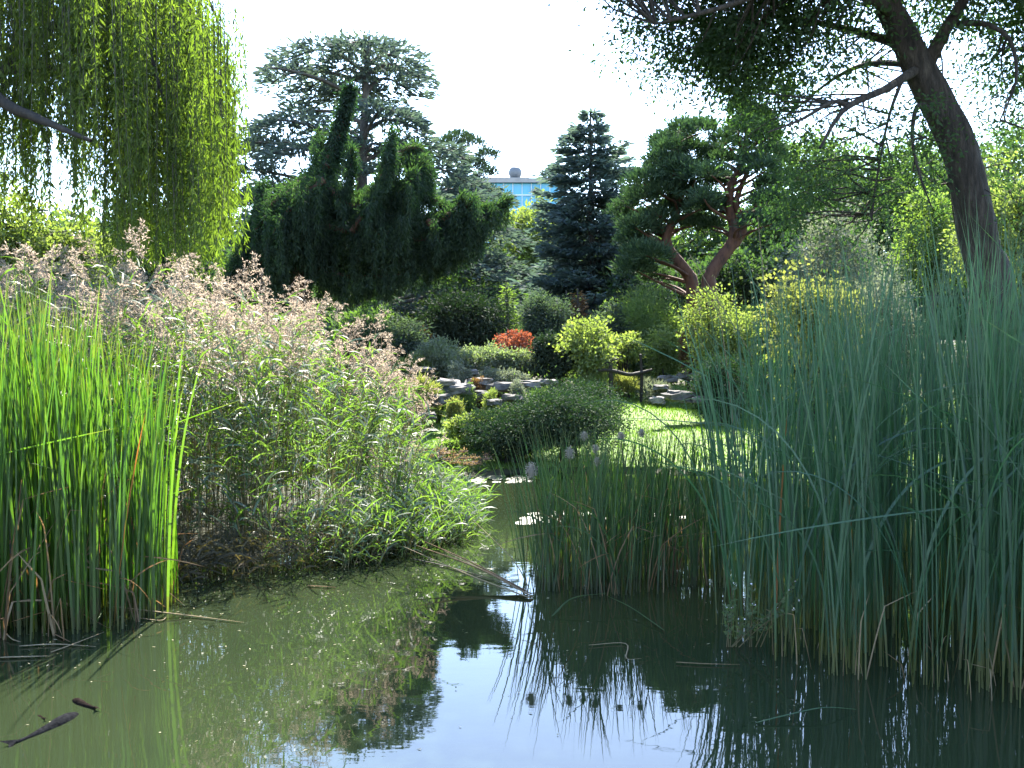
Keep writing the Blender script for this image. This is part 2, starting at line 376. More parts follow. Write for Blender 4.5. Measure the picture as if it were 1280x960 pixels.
def water_mat():
    m, nt, N, Lk = new_mat('pond_water')
    g = N('ShaderNodeNewGeometry')
    n1 = N('ShaderNodeTexNoise'); n1.inputs['Scale'].default_value = 0.45; n1.inputs['Detail'].default_value = 3; Lk(g.outputs['Position'], n1.inputs['Vector'])
    rp = N('ShaderNodeValToRGB'); e = rp.color_ramp.elements
    e[0].position = 0.3; e[0].color = (0.019, 0.030, 0.015, 1); e[1].position = 0.75; e[1].color = (0.030, 0.041, 0.018, 1); Lk(n1.outputs['Fac'], rp.inputs[0])
    df = N('ShaderNodeBsdfDiffuse'); Lk(rp.outputs[0], df.inputs[0])
    tr = N('ShaderNodeBsdfTransparent'); tr.inputs[0].default_value = (0.30, 0.36, 0.24, 1)
    mx = N('ShaderNodeMixShader'); mx.inputs[0].default_value = 0.4; Lk(df.outputs[0], mx.inputs[1]); Lk(tr.outputs[0], mx.inputs[2])
    wv = N('ShaderNodeTexNoise'); wv.inputs['Scale'].default_value = 2.2; wv.inputs['Detail'].default_value = 3
    mp = N('ShaderNodeMapping'); mp.inputs['Scale'].default_value = (1.0, 2.2, 1.0); Lk(g.outputs['Position'], mp.inputs[0]); Lk(mp.outputs[0], wv.inputs['Vector'])
    bp = N('ShaderNodeBump'); bp.inputs['Strength'].default_value = 0.02; bp.inputs['Distance'].default_value = 0.04; Lk(wv.outputs['Fac'], bp.inputs['Height'])
    gl = N('ShaderNodeBsdfGlossy'); gl.inputs['Roughness'].default_value = 0.015; Lk(bp.outputs[0], gl.inputs['Normal'])
    lw = N('ShaderNodeLayerWeight'); lw.inputs['Blend'].default_value = .5; Lk(bp.outputs[0], lw.inputs['Normal'])
    pw = N('ShaderNodeMath'); pw.operation = 'POWER'; pw.inputs[1].default_value = 5; Lk(lw.outputs['Facing'], pw.inputs[0])
    fr = N('ShaderNodeMath'); fr.operation = 'MULTIPLY_ADD'; fr.inputs[1].default_value = .86; fr.inputs[2].default_value = .125; Lk(pw.outputs[0], fr.inputs[0])
    m2 = N('ShaderNodeMixShader'); Lk(fr.outputs[0], m2.inputs[0]); Lk(mx.outputs[0], m2.inputs[1]); Lk(gl.outputs[0], m2.inputs[2])
    o = N('ShaderNodeOutputMaterial'); Lk(m2.outputs[0], o.inputs[0])
    return m


M['water'] = water_mat()

# ------------------------------------------------------------------ camera, sky, sun
cam = bpy.data.cameras.new('camera'); co = bpy.data.objects.new('camera', cam); COL.objects.link(co)
cam.sensor_width = 36; cam.lens = 36 * F / 1280; cam.clip_end = 3000; cam.clip_start = 0.05
co.location = (0, 0, CAMZ); co.rotation_euler = (PI / 2 - PITCH, 0, 0); scene.camera = co

SUN_AZ, SUN_EL = R(5), R(51)          # azimuth to the right of the view direction
wd = bpy.data.worlds.new('World'); scene.world = wd; wd.use_nodes = True
nt = wd.node_tree; bg = nt.nodes['Background']
sky = nt.nodes.new('ShaderNodeTexSky'); sky.sky_type = 'NISHITA'; sky.sun_disc = False
sky.sun_elevation = SUN_EL; sky.sun_rotation = SUN_AZ; sky.dust_density = 0.4; sky.air_density = 1.0; sky.ozone_density = 1.5
nt.links.new(sky.outputs[0], bg.inputs[0]); bg.inputs[1].default_value = 0.13
sl = bpy.data.lights.new('sun', 'SUN'); sl.energy = 5.0; sl.angle = R(0.5); sl.color = (1, 0.94, 0.84)
so = bpy.data.objects.new('sun', sl); COL.objects.link(so)
sd = Vector((math.sin(SUN_AZ) * math.cos(SUN_EL), math.cos(SUN_AZ) * math.cos(SUN_EL), math.sin(SUN_EL)))
so.rotation_euler = sd.to_track_quat('Z', 'Y').to_euler(); so.location = sd * 60
vs = scene.view_settings; vs.view_transform = 'Standard'; vs.look = 'None'; vs.gamma = 1; vs.exposure = 2.75; vs.use_curve_mapping = False
cy = scene.cycles
cy.max_bounces = 7; cy.diffuse_bounces = 3; cy.glossy_bounces = 3; cy.transmission_bounces = 4; cy.transparent_max_bounces = 8
cy.sample_clamp_indirect = 6; cy.caustics_reflective = False; cy.caustics_refractive = False; cy.use_denoising = True

# ------------------------------------------------------------------ ground, water, lawn
def grid_mesh(mb, xs, ys, zf, mask=None, mat=0):
    X, Y = np.meshgrid(xs, ys); Z = zf(X, Y)
    nx, ny = len(xs), len(ys)
    V = np.stack([X, Y, Z], -1).reshape(-1, 3)
    i = np.arange(ny - 1)[:, None]; j = np.arange(nx - 1)[None]
    Fq = np.stack([i * nx + j, i * nx + j + 1, (i + 1) * nx + j + 1, (i + 1) * nx + j], -1)
    if mask is not None: Fq = Fq[mask(X[:-1, :-1], Y[:-1, :-1])]
    mb.add(V, Fq.reshape(-1, 4), 0.5, 0.5, mat, True)


far = np.array([1.3 ** k for k in range(1, 20)])
xs = np.concatenate([-26 - far[::-1] * 5, np.arange(-26, 26.01, 0.4), 26 + far * 5])
ys = np.concatenate([-12 - far[::-1][9:] * 5, np.arange(-12, 48.01, 0.4), 48 + far * 5])
mb = MB(); grid_mesh(mb, xs, ys, ground_z); setting('ground', mb, M['soil'], 'structure')
mb = MB()
grid_mesh(mb, np.arange(-13, 10.5, 0.5), np.arange(0.5, 18.6, 0.5), lambda x, y: 0 * x, lambda x, y: sdf(x, y, POND) < 1.2)
setting('pond_water', mb, M['water'], 'structure')
mb = MB()
grid_mesh(mb, np.arange(-6, 14, 0.2), np.arange(13.6, 31, 0.2), lambda x, y: ground_z(x, y) + 0.012,
          lambda x, y: (sdf(x, y, LAWN) < 0) & (sdf(x, y, POND) > 0.0))
setting('lawn', mb, M['lawn'], 'structure')
n = 110000
x, y = U(-5, 13, n), U(13.8, 30.5, n)
k = (sdf(x, y, LAWN) < 0.12) & (sdf(x, y, POND) > 0.02); x, y = x[k], y[k]; n = len(x)
mb = MB(); D = rng.normal(size=(n, 3)) * 0.5; D[:, 2] = 1
leaves(mb, np.stack([x, y, ground_z(x, y)], -1), D, U(0.05, 0.10, n), U(0.012, 0.022, n))
setting('grass', mb, M['grass'], 'stuff', 'short sunlit grass of the lawn', 'grass')
# ground cover between the shrubs
n = 60000
y = 15 + 50 * U(0, 1, n) ** 1.4; x = U(-1, 1, n) * (5 + 0.62 * y)
k = (sdf(x, y, LAWN) > 0.1) & (sdf(x, y, POND) > 0.05); x, y = x[k], y[k]; n = len(x)
patch = np.sin(x * 0.9 + 1.3 * np.sin(y * 0.6)) + np.sin(y * 1.1 + x * 0.3)
hh = 0.10 + 0.12 * np.maximum(patch, 0)
mb = MB(); D = rng.normal(size=(n, 3)); D[:, 2] = abs(D[:, 2]) + 0.5
leaves(mb, np.stack([x, y, ground_z(x, y) + hh * U(0, 1, n)], -1), D, U(0.10, 0.22, n), U(0.04, 0.09, n), np.clip(0.5 + 0.25 * patch + NRM(.15, n), 0, 1))
setting('ground_cover', mb, M['under'], 'stuff', 'low leafy undergrowth covering the beds between shrubs', 'ground cover')


mb = MB(); n = 900
y = 18 + 24 * U(0, 1, n); x = U(-1, 1, n) * (3 + 0.5 * y)
k = (sdf(x, y, LAWN) > 0.25) & (sdf(x, y, POND) > 0.6); x, y = x[k], y[k]
for cx_, cy_ in zip(x, y):
    m = 70; rr_ = U(.18, .5); hq = U(.2, .65); mt = int(3.99 * (.5 + .5 * math.sin(cx_ * .8 + 2 * math.sin(cy_ * .5))) * U(.6, 1)); off = rng.normal(size=(m, 3)) * [rr_ * .6, rr_ * .6, hq * .35]
    P = np.array([cx_, cy_, gz(cx_, cy_) + hq * .5]) + off; D = off + rng.normal(size=(m, 3)) * .3 + [0, 0, .25]; sz = U(.05, .11); leaves(mb, P, D, sz * U(.7, 1.6, m), sz * U(.25, .6, m), mat=mt)
setting('undergrowth', mb, [M['under'], M['green'], M['lime'], M['grey_green']], 'stuff', 'mixed perennials filling the beds between the shrubs', 'undergrowth')


# ------------------------------------------------------------------ LEFT: bright cattail bed
def bed_roots(n, poly, z=-0.05):
    poly = np.asarray(poly, float); lo, hi = poly.min(0), poly.max(0); out = []
    while len(out) < n:
        p = U(lo, hi)
        if sdf(p[:1], p[1:], poly)[0] < 0: out.append(p)
    out = np.array(out)
    return np.column_stack([out, np.full(n, z)])


def clumped(n, poly, per, spread, z=-0.05):
    c = bed_roots(max(1, n // per), poly, z)
    r = np.repeat(c, per, 0); r[:, :2] += NRM(spread, (len(r), 2))
    return r


t = thing('cattail_bed', 'tall bright green cattail leaves crowded in the pond at the left edge', 'cattails', (-4.0, 7.6, 0))
poly = [(-5.6, 6.95), (-4.0, 6.9), (-3.15, 7.15), (-2.95, 7.6), (-3.1, 8.3), (-5.8, 8.5)]
mb = MB(); r = clumped(1500, poly, 6, 0.05); n = len(r)
ex = np.clip((r[:, 0] + 4.2) / 1.2, 0, 1)
L = (2.72 - 0.62 * ex ** 1.3 + NRM(0.2, n)) * np.where(U(0, 1, n) < 0.25, U(0.5, 0.9, n), 1)
az = U(-PI, PI, n)
kk = np.where(U(0, 1, n) < .05, U(.6, .92, n), 2.0)
blades(mb, r, az, U(0.0, 0.06, n) + 0.02 * ex * U(0, 1, n), U(0.04, 0.28, n) + 0.06 * ex * U(0, 1, n), L, U(0.012, 0.024, n), 10, 1.8, kink=kk, kang=U(.3, 1.3, n))
part('leaves', mb, M['cattail'], t)
mb = MB(); r = clumped(150, poly, 3, 0.05); n = len(r)
blades(mb, r, U(-PI, PI, n), U(0.02, 0.25, n), U(0.1, 1.0, n), U(0.5, 1.6, n), U(0.010, 0.02, n), 8, 1.4, kink=U(0.3, 0.9, n), kang=U(0.2, 1.6, n))
part('dead_leaves', mb, M['dead'], t)
mb = MB()
r = np.array([[-3.15, 7.2, 0.0]])
blades(mb, r, np.array([0.1]), [0.10], [0.22], [1.75], [0.028], 8, 1.2, twist=0.3)
part('orange_leaf', mb, M['orange'], t, 'single orange autumn leaf')

# ------------------------------------------------------------------ LEFT: plumed reed bed
t = thing('reed_bed', 'broad mass of leafy common reeds with pinkish tan plumes beside the cattails', 'reeds', (-2.6, 10, 0))
poly = [(-9.5, 9.4), (-6.4, 9.0), (-4.2, 8.95), (-3.0, 8.9), (-2.2, 9.4), (-1.35, 10.2), (-0.75, 11.2), (-0.95, 12.6), (-2.0, 13.6), (-4.5, 14), (-9.5, 13.6)]
r = clumped(2400, poly, 10, .16, 0.0); r = r[sdf(r[:, 0], r[:, 1], np.array(poly)) < .05]; r[:, 2] = np.maximum(ground_z(r[:, 0], r[:, 1]), -0.1)
n = len(r)
edge = -sdf(r[:, 0], r[:, 1], np.array(poly))
pxr = 640 + r[:, 0] / r[:, 1] * F
topy = np.interp(pxr, [-400, 0, 130, 250, 360, 430, 480, 520, 560, 610], [350, 360, 360, 372, 394, 426, 468, 540, 600, 655])
ztop = CAMZ + (440 - topy) / F * r[:, 1]
L = np.maximum(ztop - r[:, 2], 0.25) * np.clip(U(0.72, 1.04, n), 0, 1.02)
L = L * (1 + .07 * np.sin(r[:, 0] * 4.1 + 1.7 * np.sin(r[:, 1] * 3)) + .05 * np.sin(r[:, 0] * 9 + r[:, 1] * 5))
L = L * np.where((edge < 0.5), U(0.55, 1.0, n), 1)
rightness = np.clip((r[:, 0] + 3.0) / 2.2, 0, 1)
az = np.where(rightness > U(0, 1.2, n), U(-1.1, 0.3, n), U(-PI, PI, n))
th0 = U(0.02, 0.12, n) + 0.12 * rightness * U(0, 1, n); th1 = th0 + U(0.05, 0.35, n) + 0.35 * rightness * U(0, 1, n)
mbS = MB(); K = 8
pts = blades(mbS, r, az, th0, th1, L, np.full(n, 0.010), K, 1.6)
part('stems', mbS, M['reed_stem'], t)
mbL = MB()
for f in np.linspace(0.14, 0.97, 13):
    q = f * K; i = int(min(q, K - 1)); p = pts[:, i] + (pts[:, i + 1] - pts[:, i]) * (q - i)
    p = p + NRM(0.02, p.shape)
    m = U(0, 1, n) < (0.9 if f > 0.35 else 0.55)
    a = U(-PI, PI, n); nn = m.sum()
    blades(mbL, p[m], a[m], U(0.35, 0.95, nn), U(1.1, 2.3, nn), U(0.16, 0.38, nn), U(0.013, 0.026, nn), 4, 1.2, twist=U(-0.6, 0.6, nn), full=0.3)
part('leaves', mbL, M['reed'], t)


mb = MB(); q = 1100
x = U(-4.6, -.9, q); y = np.interp(x, [-4.6, -3, -2.2, -1.35, -.75], [8.8, 8.75, 9.3, 10.1, 11.1]) + U(-.25, .5, q) ** 1
leaves_root = np.column_stack([x, y, np.maximum(ground_z(x, y), -.02) + U(0, .3, q)])
blades(mb, leaves_root, U(-PI, PI, q), U(.3, 1.3, q), U(1.2, 2.3, q), U(.15, .45, q), U(.010, .022, q), 4, 1.2, full=.3)
part('dead_leaves', mb, M['litter'], t)


def plume_mesh(mb, base, az, size, seed_n=16):
    """a nodding panicle: an axis with drooping branchlets of floss"""
    s = np.linspace(0, 1, 9)
    th = 0.2 + 0.9 * s ** 1.5
    ax = np.cumsum(np.column_stack([np.sin(th) * math.cos(az), np.sin(th) * math.sin(az), np.cos(th)]) * size / 8, 0) + base
    tube(mb, ax, [.004, .002], 4)
    for k in range(seed_n):
        f = (k + 0.5) / seed_n; p = ax[min(8, int(f * 8.9))]
        bl = size * (0.42 - 0.25 * f) * U(0.7, 1.2)
        d = unit(np.array([math.cos(az) * 0.5, math.sin(az) * 0.5, 0.35]) + rng.normal(size=3) * 0.55)
        m = 9
        tt = np.linspace(0.15, 1, m)[:, None]
        q = p + d * bl * tt + np.array([0, 0, -0.35]) * bl * tt ** 2 + NRM(0.008, (m, 3))
        D = d + rng.normal(size=(m, 3)) * 0.5 + np.array([0, 0, -0.3])
        leaves(mb, q, D, U(0.022, 0.045, m), U(0.006, 0.012, m))


variants = []
for k in range(6):
    mb = MB(); plume_mesh(mb, np.zeros(3), 0, 0.30 + 0.02 * k, 22); variants.append(mb.mesh('plume', M['plume']))
tops = pts[:, -1]; vis = (U(0, 1, n) < np.where(edge < .55, .16, .55)) & (L > 0.9)
idx = np.where(vis)[0]
key = tops[idx, 1] - 1.2 * (tops[idx, 2])       # the largest in the picture: near and tall
order = idx[np.argsort(key)]
chosen = order[np.linspace(0, len(order) - 1, min(100, len(order))).astype(int)] if False else order[:100]
rest = np.array([i for i in order if i not in set(chosen.tolist())])
for i in chosen:
    o = bpy.data.objects.new('plume', variants[i % 6]); COL.objects.link(o); o.parent = t
    o.location = tops[i] - WORLD[t.name] - np.array([0, 0, 0.06]); o.rotation_euler = (0, 0, az[i] + NRM(0.5)); s = U(0.8, 1.25); o.scale = (s, s, s)
mb = MB()
for i in rest: plume_mesh(mb, tops[i] - np.array([0, 0, 0.06]), az[i] + NRM(0.5), U(0.25, 0.40), 14)
o = part('plumes', mb, M['plume'], t); o['kind'] = 'stuff'

# low reed fringe trailing over the water to the right of the reed bed
t = thing('reed_fringe', 'low pale reed shoots leaning out over the channel in front of the juniper', 'reeds', (-1.2, 10.3, 0))
poly = [(-2.6, 9.15), (-1.6, 9.25), (-0.9, 9.9), (-0.45, 10.9), (-0.4, 12.4), (-0.8, 13.6), (-1.3, 12.0), (-1.9, 10.6)]
r = bed_roots(420, poly, -0.03); n = len(r)
ex = np.clip((r[:, 0] + 2.4) / 2.0, 0, 1)
mb = MB(); az = U(-1.7, 0.8, n); L = U(0.3, 0.95, n) * (1.2 - 0.75 * ex)
pts = blades(mb, r, az, U(0.1, 0.5, n), U(0.5, 1.3, n), L, np.full(n, 0.008), 6)
part('stems', mb, M['reed_stem'], t)
mb = MB()
for f in np.linspace(0.12, 0.98, 8):
    q = f * 6; i = int(min(q, 5)); p = pts[:, i] + (pts[:, i + 1] - pts[:, i]) * (q - i)
    blades(mb, p, U(-PI, PI, n), U(0.3, 1.0, n), U(1.0, 2.2, n), U(0.14, 0.34, n), U(0.010, 0.020, n), 4, 1.2, twist=U(-0.6, 0.6, n), full=0.3)
part('leaves', mb, M['reed'], t)

# ------------------------------------------------------------------ MIDDLE: rush clump with fluffy seed heads
t = thing('rush_clump', 'dark rush clump with white fluffy seed heads standing in mid pond', 'rushes', (0.95, 9.0, 0))
poly = [(0.22, 8.45), (0.7, 8.2), (1.4, 8.25), (1.95, 8.7), (2.3, 9.7), (1.3, 10.3), (0.35, 9.7), (0.12, 9.0)]
r = clumped(860, poly, 6, 0.06); n = len(r)
ex = np.clip((0.75 - r[:, 0]) / 0.6, 0, 1)
mb = MB(); az = np.where(U(0, 1, n) < ex * 0.8, PI + NRM(0.5, n), U(-PI, PI, n))
blades(mb, r, az, U(0.0, 0.10, n) + 0.12 * ex * U(0, 1, n), U(0.05, 0.35, n) + 0.25 * ex * U(0, 1, n), U(1.0, 1.62, n), U(0.008, 0.015, n), 8, 1.7)
m = 46; rr = clumped(m, poly, 2, 0.05); m = len(rr)
blades(mb, rr, U(-PI, PI, m), U(0.05, 0.25, m), U(0.9, 2.0, m), U(0.9, 1.5, m), U(0.010, 0.017, m), 10, 1.6)
part('leaves', mb, M['mid_rush'], t)
mb = MB(); rr = clumped(130, poly, 2, 0.06); m = len(rr)
blades(mb, rr, U(-PI, PI, m), U(0.0, 0.2, m), U(0.1, 0.9, m), U(0.5, 1.3, m), U(0.008, 0.014, m), 8, 1.5, kink=U(0.4, 0.95, m), kang=U(0.2, 1.7, m))
part('dead_leaves', mb, M['dead'], t)
for (px, py, dd, sz) in ((664, 588, 8.6, .075), (712, 566, 8.9, .06), (746, 577, 8.7, .05), (776, 545, 9.1, .05), (802, 541, 9.2, .05), (730, 545, 9.3, .055), (744, 561, 8.9, .05)):
    c = W(px, py, dd); st = MB(); fl = MB()
    root = np.array([max(c[0] + 0.12, 0.3), dd + 0.15, -0.05])
    tube(st, smooth_line([root, (root + c) / 2 + np.array([0.03, 0, 0]), c - np.array([0, 0, sz])], 8), [0.006, 0.004], 5)
    stem = part('stem', st, M['reed_stem'], t)
    nn = 420; d = rand_dir(nn); el = np.array([0.62, 0.62, 1.0 if sz > .055 else 0.75]) * sz
    P = c + d * el * U(0.3, 1.0, (nn, 1)); leaves(fl, P, d + rng.normal(size=(nn, 3)) * 0.6, sz * U(0.2, 0.55, nn), sz * 0.07)
    tube(fl, smooth_line([c - np.array([0, 0, sz * .8]), c, c + np.array([0, 0, sz * .8])], 6), [sz * .3, sz * .42, sz * .2], 8)
    hd = part('seed_head', fl, M['fluff'], stem)

# ------------------------------------------------------------------ RIGHT: tall shaded bulrush bed
t = thing('bulrush_bed', 'very tall blue green bulrush stand filling the right side of the pond', 'bulrushes', (3.2, 7.4, 0))
poly = [(1.62, 7.45), (1.85, 6.6), (2.3, 6.05), (3.0, 5.65), (4.4, 5.4), (5.2, 6.6), (5.6, 9.5), (4.2, 11), (2.9, 10.2), (2.0, 9.0)]
r = clumped(3300, poly, 9, 0.05); r = r[U(0, 1, len(r)) < np.interp(r[:, 0] / r[:, 1], [.2, .27, .42, .55], [.35, .45, .85, 1.])]; n = len(r)
ex = np.clip((2.25 - r[:, 0]) / 0.8, 0, 1)
tall = np.interp(r[:, 0], [1.4, 2.0, 3.0, 4.5], [2.35, 2.75, 3.0, 3.15])
mb = MB(); az = np.where(U(0, 1, n) < ex * 0.85, PI + NRM(0.55, n), U(-PI, PI, n))
kk = np.where(U(0, 1, n) < .10, U(.35, .85, n), 2.0)
blades(mb, r, az, U(0.0, 0.07, n) + 0.13 * ex * U(0, 1, n), U(0.04, 0.34, n) + 0.38 * ex * U(0, 1, n), tall * U(0.62, 1.15, n), U(0.008, 0.017, n), 10, 1.7, kink=kk, kang=U(.3, 1.9, n))
rr = clumped(150, poly, 2, 0.05); m = len(rr)
blades(mb, rr, U(-PI, PI, m), U(0.02, 0.2, m), U(1.2, 2.4, m), U(1.6, 2.9, m), U(0.009, 0.016, m), 16, 2.6)
# arching blades at the front
fr = np.array([[2.35, 6.4, 0], [2.7, 6.2, 0], [2.9, 6.1, 0], [3.2, 6.1, 0], [2.0, 6.7, 0], [1.75, 7.0, 0], [3.3, 6.0, 0], [3.1, 6.3, 0]], float); m = len(fr)
blades(mb, fr, np.array([0.2, 0.1, -0.2, 0.3, 0.0, PI, PI - .3, 0.5]), U(0.05, 0.16, m), U(1.7, 2.2, m), U(1.9, 2.6, m), U(0.018, 0.024, m), 20, 2.2, twist=0.25)
part('leaves', mb, M['bulrush'], t)
mb = MB(); rr = clumped(90, poly, 2, 0.05); m = len(rr)
rr[:, 1] = np.where(U(0, 1, m) < .6, np.interp(rr[:, 0], [1.45, 1.75, 2.3, 3, 4.4], [7.3, 6.5, 6.1, 5.9, 5.7]) + U(0, .3, m), rr[:, 1])
blades(mb, rr, U(-PI, PI, m), U(0.0, 0.25, m), U(0.05, 0.5, m), U(0.1, 1.0, m) , U(0.006, 0.014, m), 6, 1.4, kink=U(0.5, 1.2, m), kang=U(0.2, 1.6, m))
part('dead_leaves', mb, M['straw'], t)
mb = MB(); rr = np.array([[2.02, 7.0, 0.], [2.6, 6.9, 0.]])
blades(mb, rr, np.array([0.2, 2.6]), [0.03, .03], [0.08, 0.1], [1.75, 1.25], [0.016, .012], 8)
part('orange_leaf', mb, M['orange'], t)
# tall bare stalks rising in front of the pines
for (px0, py0, px1, py1, dd, rad) in ((905, 470, 893, 345, 10.2, .007), (950, 470, 862, 318, 10.4, .008), (958, 440, 947, 270, 10.6, .007)):
    mb = MB(); top = W(px1, py1, dd); lowp = W(px0, py0, dd); root = lowp + (lowp - top) * ((lowp[2] + 0.05) / max(top[2] - lowp[2], .1)); root[2] = -.05
    root[0] = max(root[0], 1.9) if dd < 10.3 else max(root[0], 2.3)
    tube(mb, smooth_line([root, (root * .45 + top * .55) + np.array([.05, 0, 0]), top], 10), [rad, rad * .5], 5)
    part('stem', mb, M['straw'], t)

# small flowering weed at the foot of the bulrushes
c = W(925, 772, 6.75)
t = thing('water_weed', 'small leafy weed with tiny white flowers at the foot of the bulrushes', 'weed', (c[0], c[1], 0))
mb = MB(); mbl = MB(); mbf = MB()
for k in range(11):
    top = np.array([c[0] + U(-.28, .42), c[1] + U(-.15, .15), U(.22, .55)]); b0 = np.array([c[0] + U(-.1, .2), c[1] + .05, -.03])
    ln = smooth_line([b0, (b0 + top) / 2 + np.array([0, 0, .05]), top], 9); tube(mb, ln, [.004, .002], 4)
    for p in ln[2:]:
        q = 5; leaves(mbl, p + NRM(.01, (q, 3)), rand_dir(q, -.2), U(.03, .06, q), U(.014, .022, q))
    mbf = MB(); q = 4; leaves(mbf, top + NRM(.004, (q, 3)), rand_dir(q, 0), .016, .012); part('flower', mbf, M['petal'], t)
part('stems', mb, M['reed_stem'], t); part('leaves', mbl, M['green'], t)


# ------------------------------------------------------------------ fallen stalks and floating things
def stalk(points, w, mat, label, name='fallen_stalk', cat='stalk', group=None, lift=0.012):
    P = np.array([W(a, b, F * CAMZ / (b - 440) * 1.0) if len(q) == 2 else np.array(W(a, b, F * (CAMZ - q[2]) / (b - 440))) for q in points for a, b in [q[:2]]])
    P[:, 2] = np.maximum(P[:, 2], 0) + lift
    ln = smooth_line(P, 16); mb = MB()
    T = unit(np.gradient(ln, axis=0)); S = unit(np.cross(T, np.array([0.2, 0.5, 1.0])))
    Nn = np.cross(S, T)
    ww = (1.45 * w * np.interp(np.linspace(0, 1, 16), [0, .08, .6, 1], [.6, 1, .9, .25]))[:, None] / 2
    V = np.stack([ln - S * ww, ln + Nn * ww * .55, ln + S * ww, ln - Nn * ww * .3], 1).reshape(-1, 3)
    i = np.arange(15)[:, None] * 4; j = np.arange(4)[None]
    mb.add(V, np.stack([i + j, i + (j + 1) % 4, i + 4 + (j + 1) % 4, i + 4 + j], -1).reshape(-1, 4), U(.3, .9), .5, 0, True)
    mb.add(V, [[0, 1, 2, 3], [60, 61, 62, 63]], .5)
    single(name, mb, mat, label, cat, tuple(P[0]), group)


stalk([(140, 760, .12), (225, 770, .03), (305, 783)], .016, M['straw'], 'long tan stalk lying out over the water from the foot of the cattails')
stalk([(154, 696, .45), (190, 725, .25), (229, 757, .03)], .016, M['dead'], 'rusty brown stalk slanting down into the water right of the cattails')
stalk([(122, 696, .36), (135, 727, .15), (150, 758, 0)], .016, M['orange'], 'short orange stalk bent down against the right side of the cattails')
stalk([(48, 757, .2), (80, 757, .19), (108, 772, .08), (135, 790)], .013, M['dead'], 'kinked brown stalk arching down in front of the cattails')
stalk([(24, 810, .02), (70, 811), (120, 814)], .014, M['straw'], 'straight tan stalk floating nearest the cattails, crossed by another')
stalk([(64, 821), (90, 808, .02), (130, 792, .05)], .014, M['straw'], 'pale stalk lying askew across a floating tan stalk')
stalk([(0, 785, .06), (14, 800, .03), (26, 808)], .015, M['straw'], 'broken stalk bent down to the water at the left border')
stalk([(0, 828), (35, 827), (62, 826)], .016, M['straw'], 'floating tan stalk on open water at the far left border')
stalk([(172, 777), (200, 779, .01), (208, 776)], .012, M['straw'], 'short pale stalk floating beside the rusty slanting stalk')
stalk([(66, 797, .0), (88, 808)], .016, M['dead'], 'stubby brown stalk pointing at the crossed stalks')
stalk([(115, 790, .02), (131, 760, .10)], .016, M['cattail'], 'short green blade standing askew over the crossed stalks')
# the fan of old stalks between reed bed and rush clump
fan = [((666, 748, .02), (600, 713, .14), (520, 683, .3), 'thick brown stalk'), ((664, 744, .02), (590, 705, .17), (530, 678, .32), 'rusty upper stalk'), ((664, 750, .02), (590, 722, .1), (505, 685, .27), 'pale lower stalk'),
       ((660, 742, .02), (620, 722, .1), (555, 690, .25), 'grey inner stalk'), ((662, 738, .04), (640, 700, .2), (590, 650, .4), 'thin long stalk')]
for k, (a, b, c, nm) in enumerate(fan):
    stalk([a, b, c], [.03, .024, .022, .018, .012][k], [M['dead'], M['dead'], M['straw'], M['straw'], M['straw']][k],
          [f'{nm} leaning from the rush clump towards the reed bed', f'{nm} in the fan leaning left from the rush clump', f'{nm} in the fan, lying closest to the water',
           f'{nm} of the fan beside the rush clump', f'{nm} slanting up left above the fan of old stalks'][k], group='old stalks fanned out left of the rush clump')
stalk([(515, 700, .02), (560, 712), (650, 738)], .02, M['wood_dark'], 'dark sodden stalk lying flat under the fan of old stalks')
stalk([(945, 912), (985, 896, .05), (1030, 887, .07), (1070, 889, .03)], .012, M['bulrush'], 'single green blade floating in front of the bulrushes', 'fallen_leaf', 'leaf')
stalk([(736, 812), (782, 810), (783, 829), (802, 829)], .008, M['straw'], 'thin bent straw floating on the dark water', 'fallen_straw', 'straw')
stalk([(845, 834), (880, 836), (925, 837)], .010, M['straw'], 'thin straight straw floating beside the bulrushes', 'fallen_straw', 'straw')
stalk([(690, 775, .0), (715, 750, .1), (758, 743, .13)], .016, M['mid_rush'], 'green blade arching low over the water before the rush clump', 'bent_leaf', 'leaf')
stalk([(830, 793, 0), (790, 762, .06), (760, 747, .10)], .014, M['mid_rush'], 'green blade trailing right into the water from the rush clump', 'bent_leaf', 'leaf')
stalk([(384, 736), (420, 738)], .014, M['dead'], 'short brown stalk floating under the overhanging reeds')

# lily pads
def lily(x, y, r, tilt, label, group):
    a = np.linspace(0.15, 2 * PI - 0.15, 13); rr = r * (1 + 0.05 * np.sin(5 * a + U(0, 6)))
    top = np.column_stack([rr * np.cos(a), rr * np.sin(a), 0.006 + tilt * np.sin(a + 1) * r * 0.4 + 0 * a]); c = np.array([[0, 0, 0.004]])
    V = np.vstack([c, top]); V2 = V - np.array([0, 0, .004]); mb = MB()
    q = [[0, i, i + 1, i + 2] for i in range(1, 12, 2)]; m = len(V)
    mb.add(np.vstack([V, V2]) + np.array([x, y, .006]), q + [[v + m for v in f[::-1]] for f in q] + [[i, i + 1, i + 1 + m, i + m] for i in range(1, 13)], U(0, 1), .5)
    single('lily_pad', mb, M['lily'], label, 'lily pad', (x, y, .006), group)


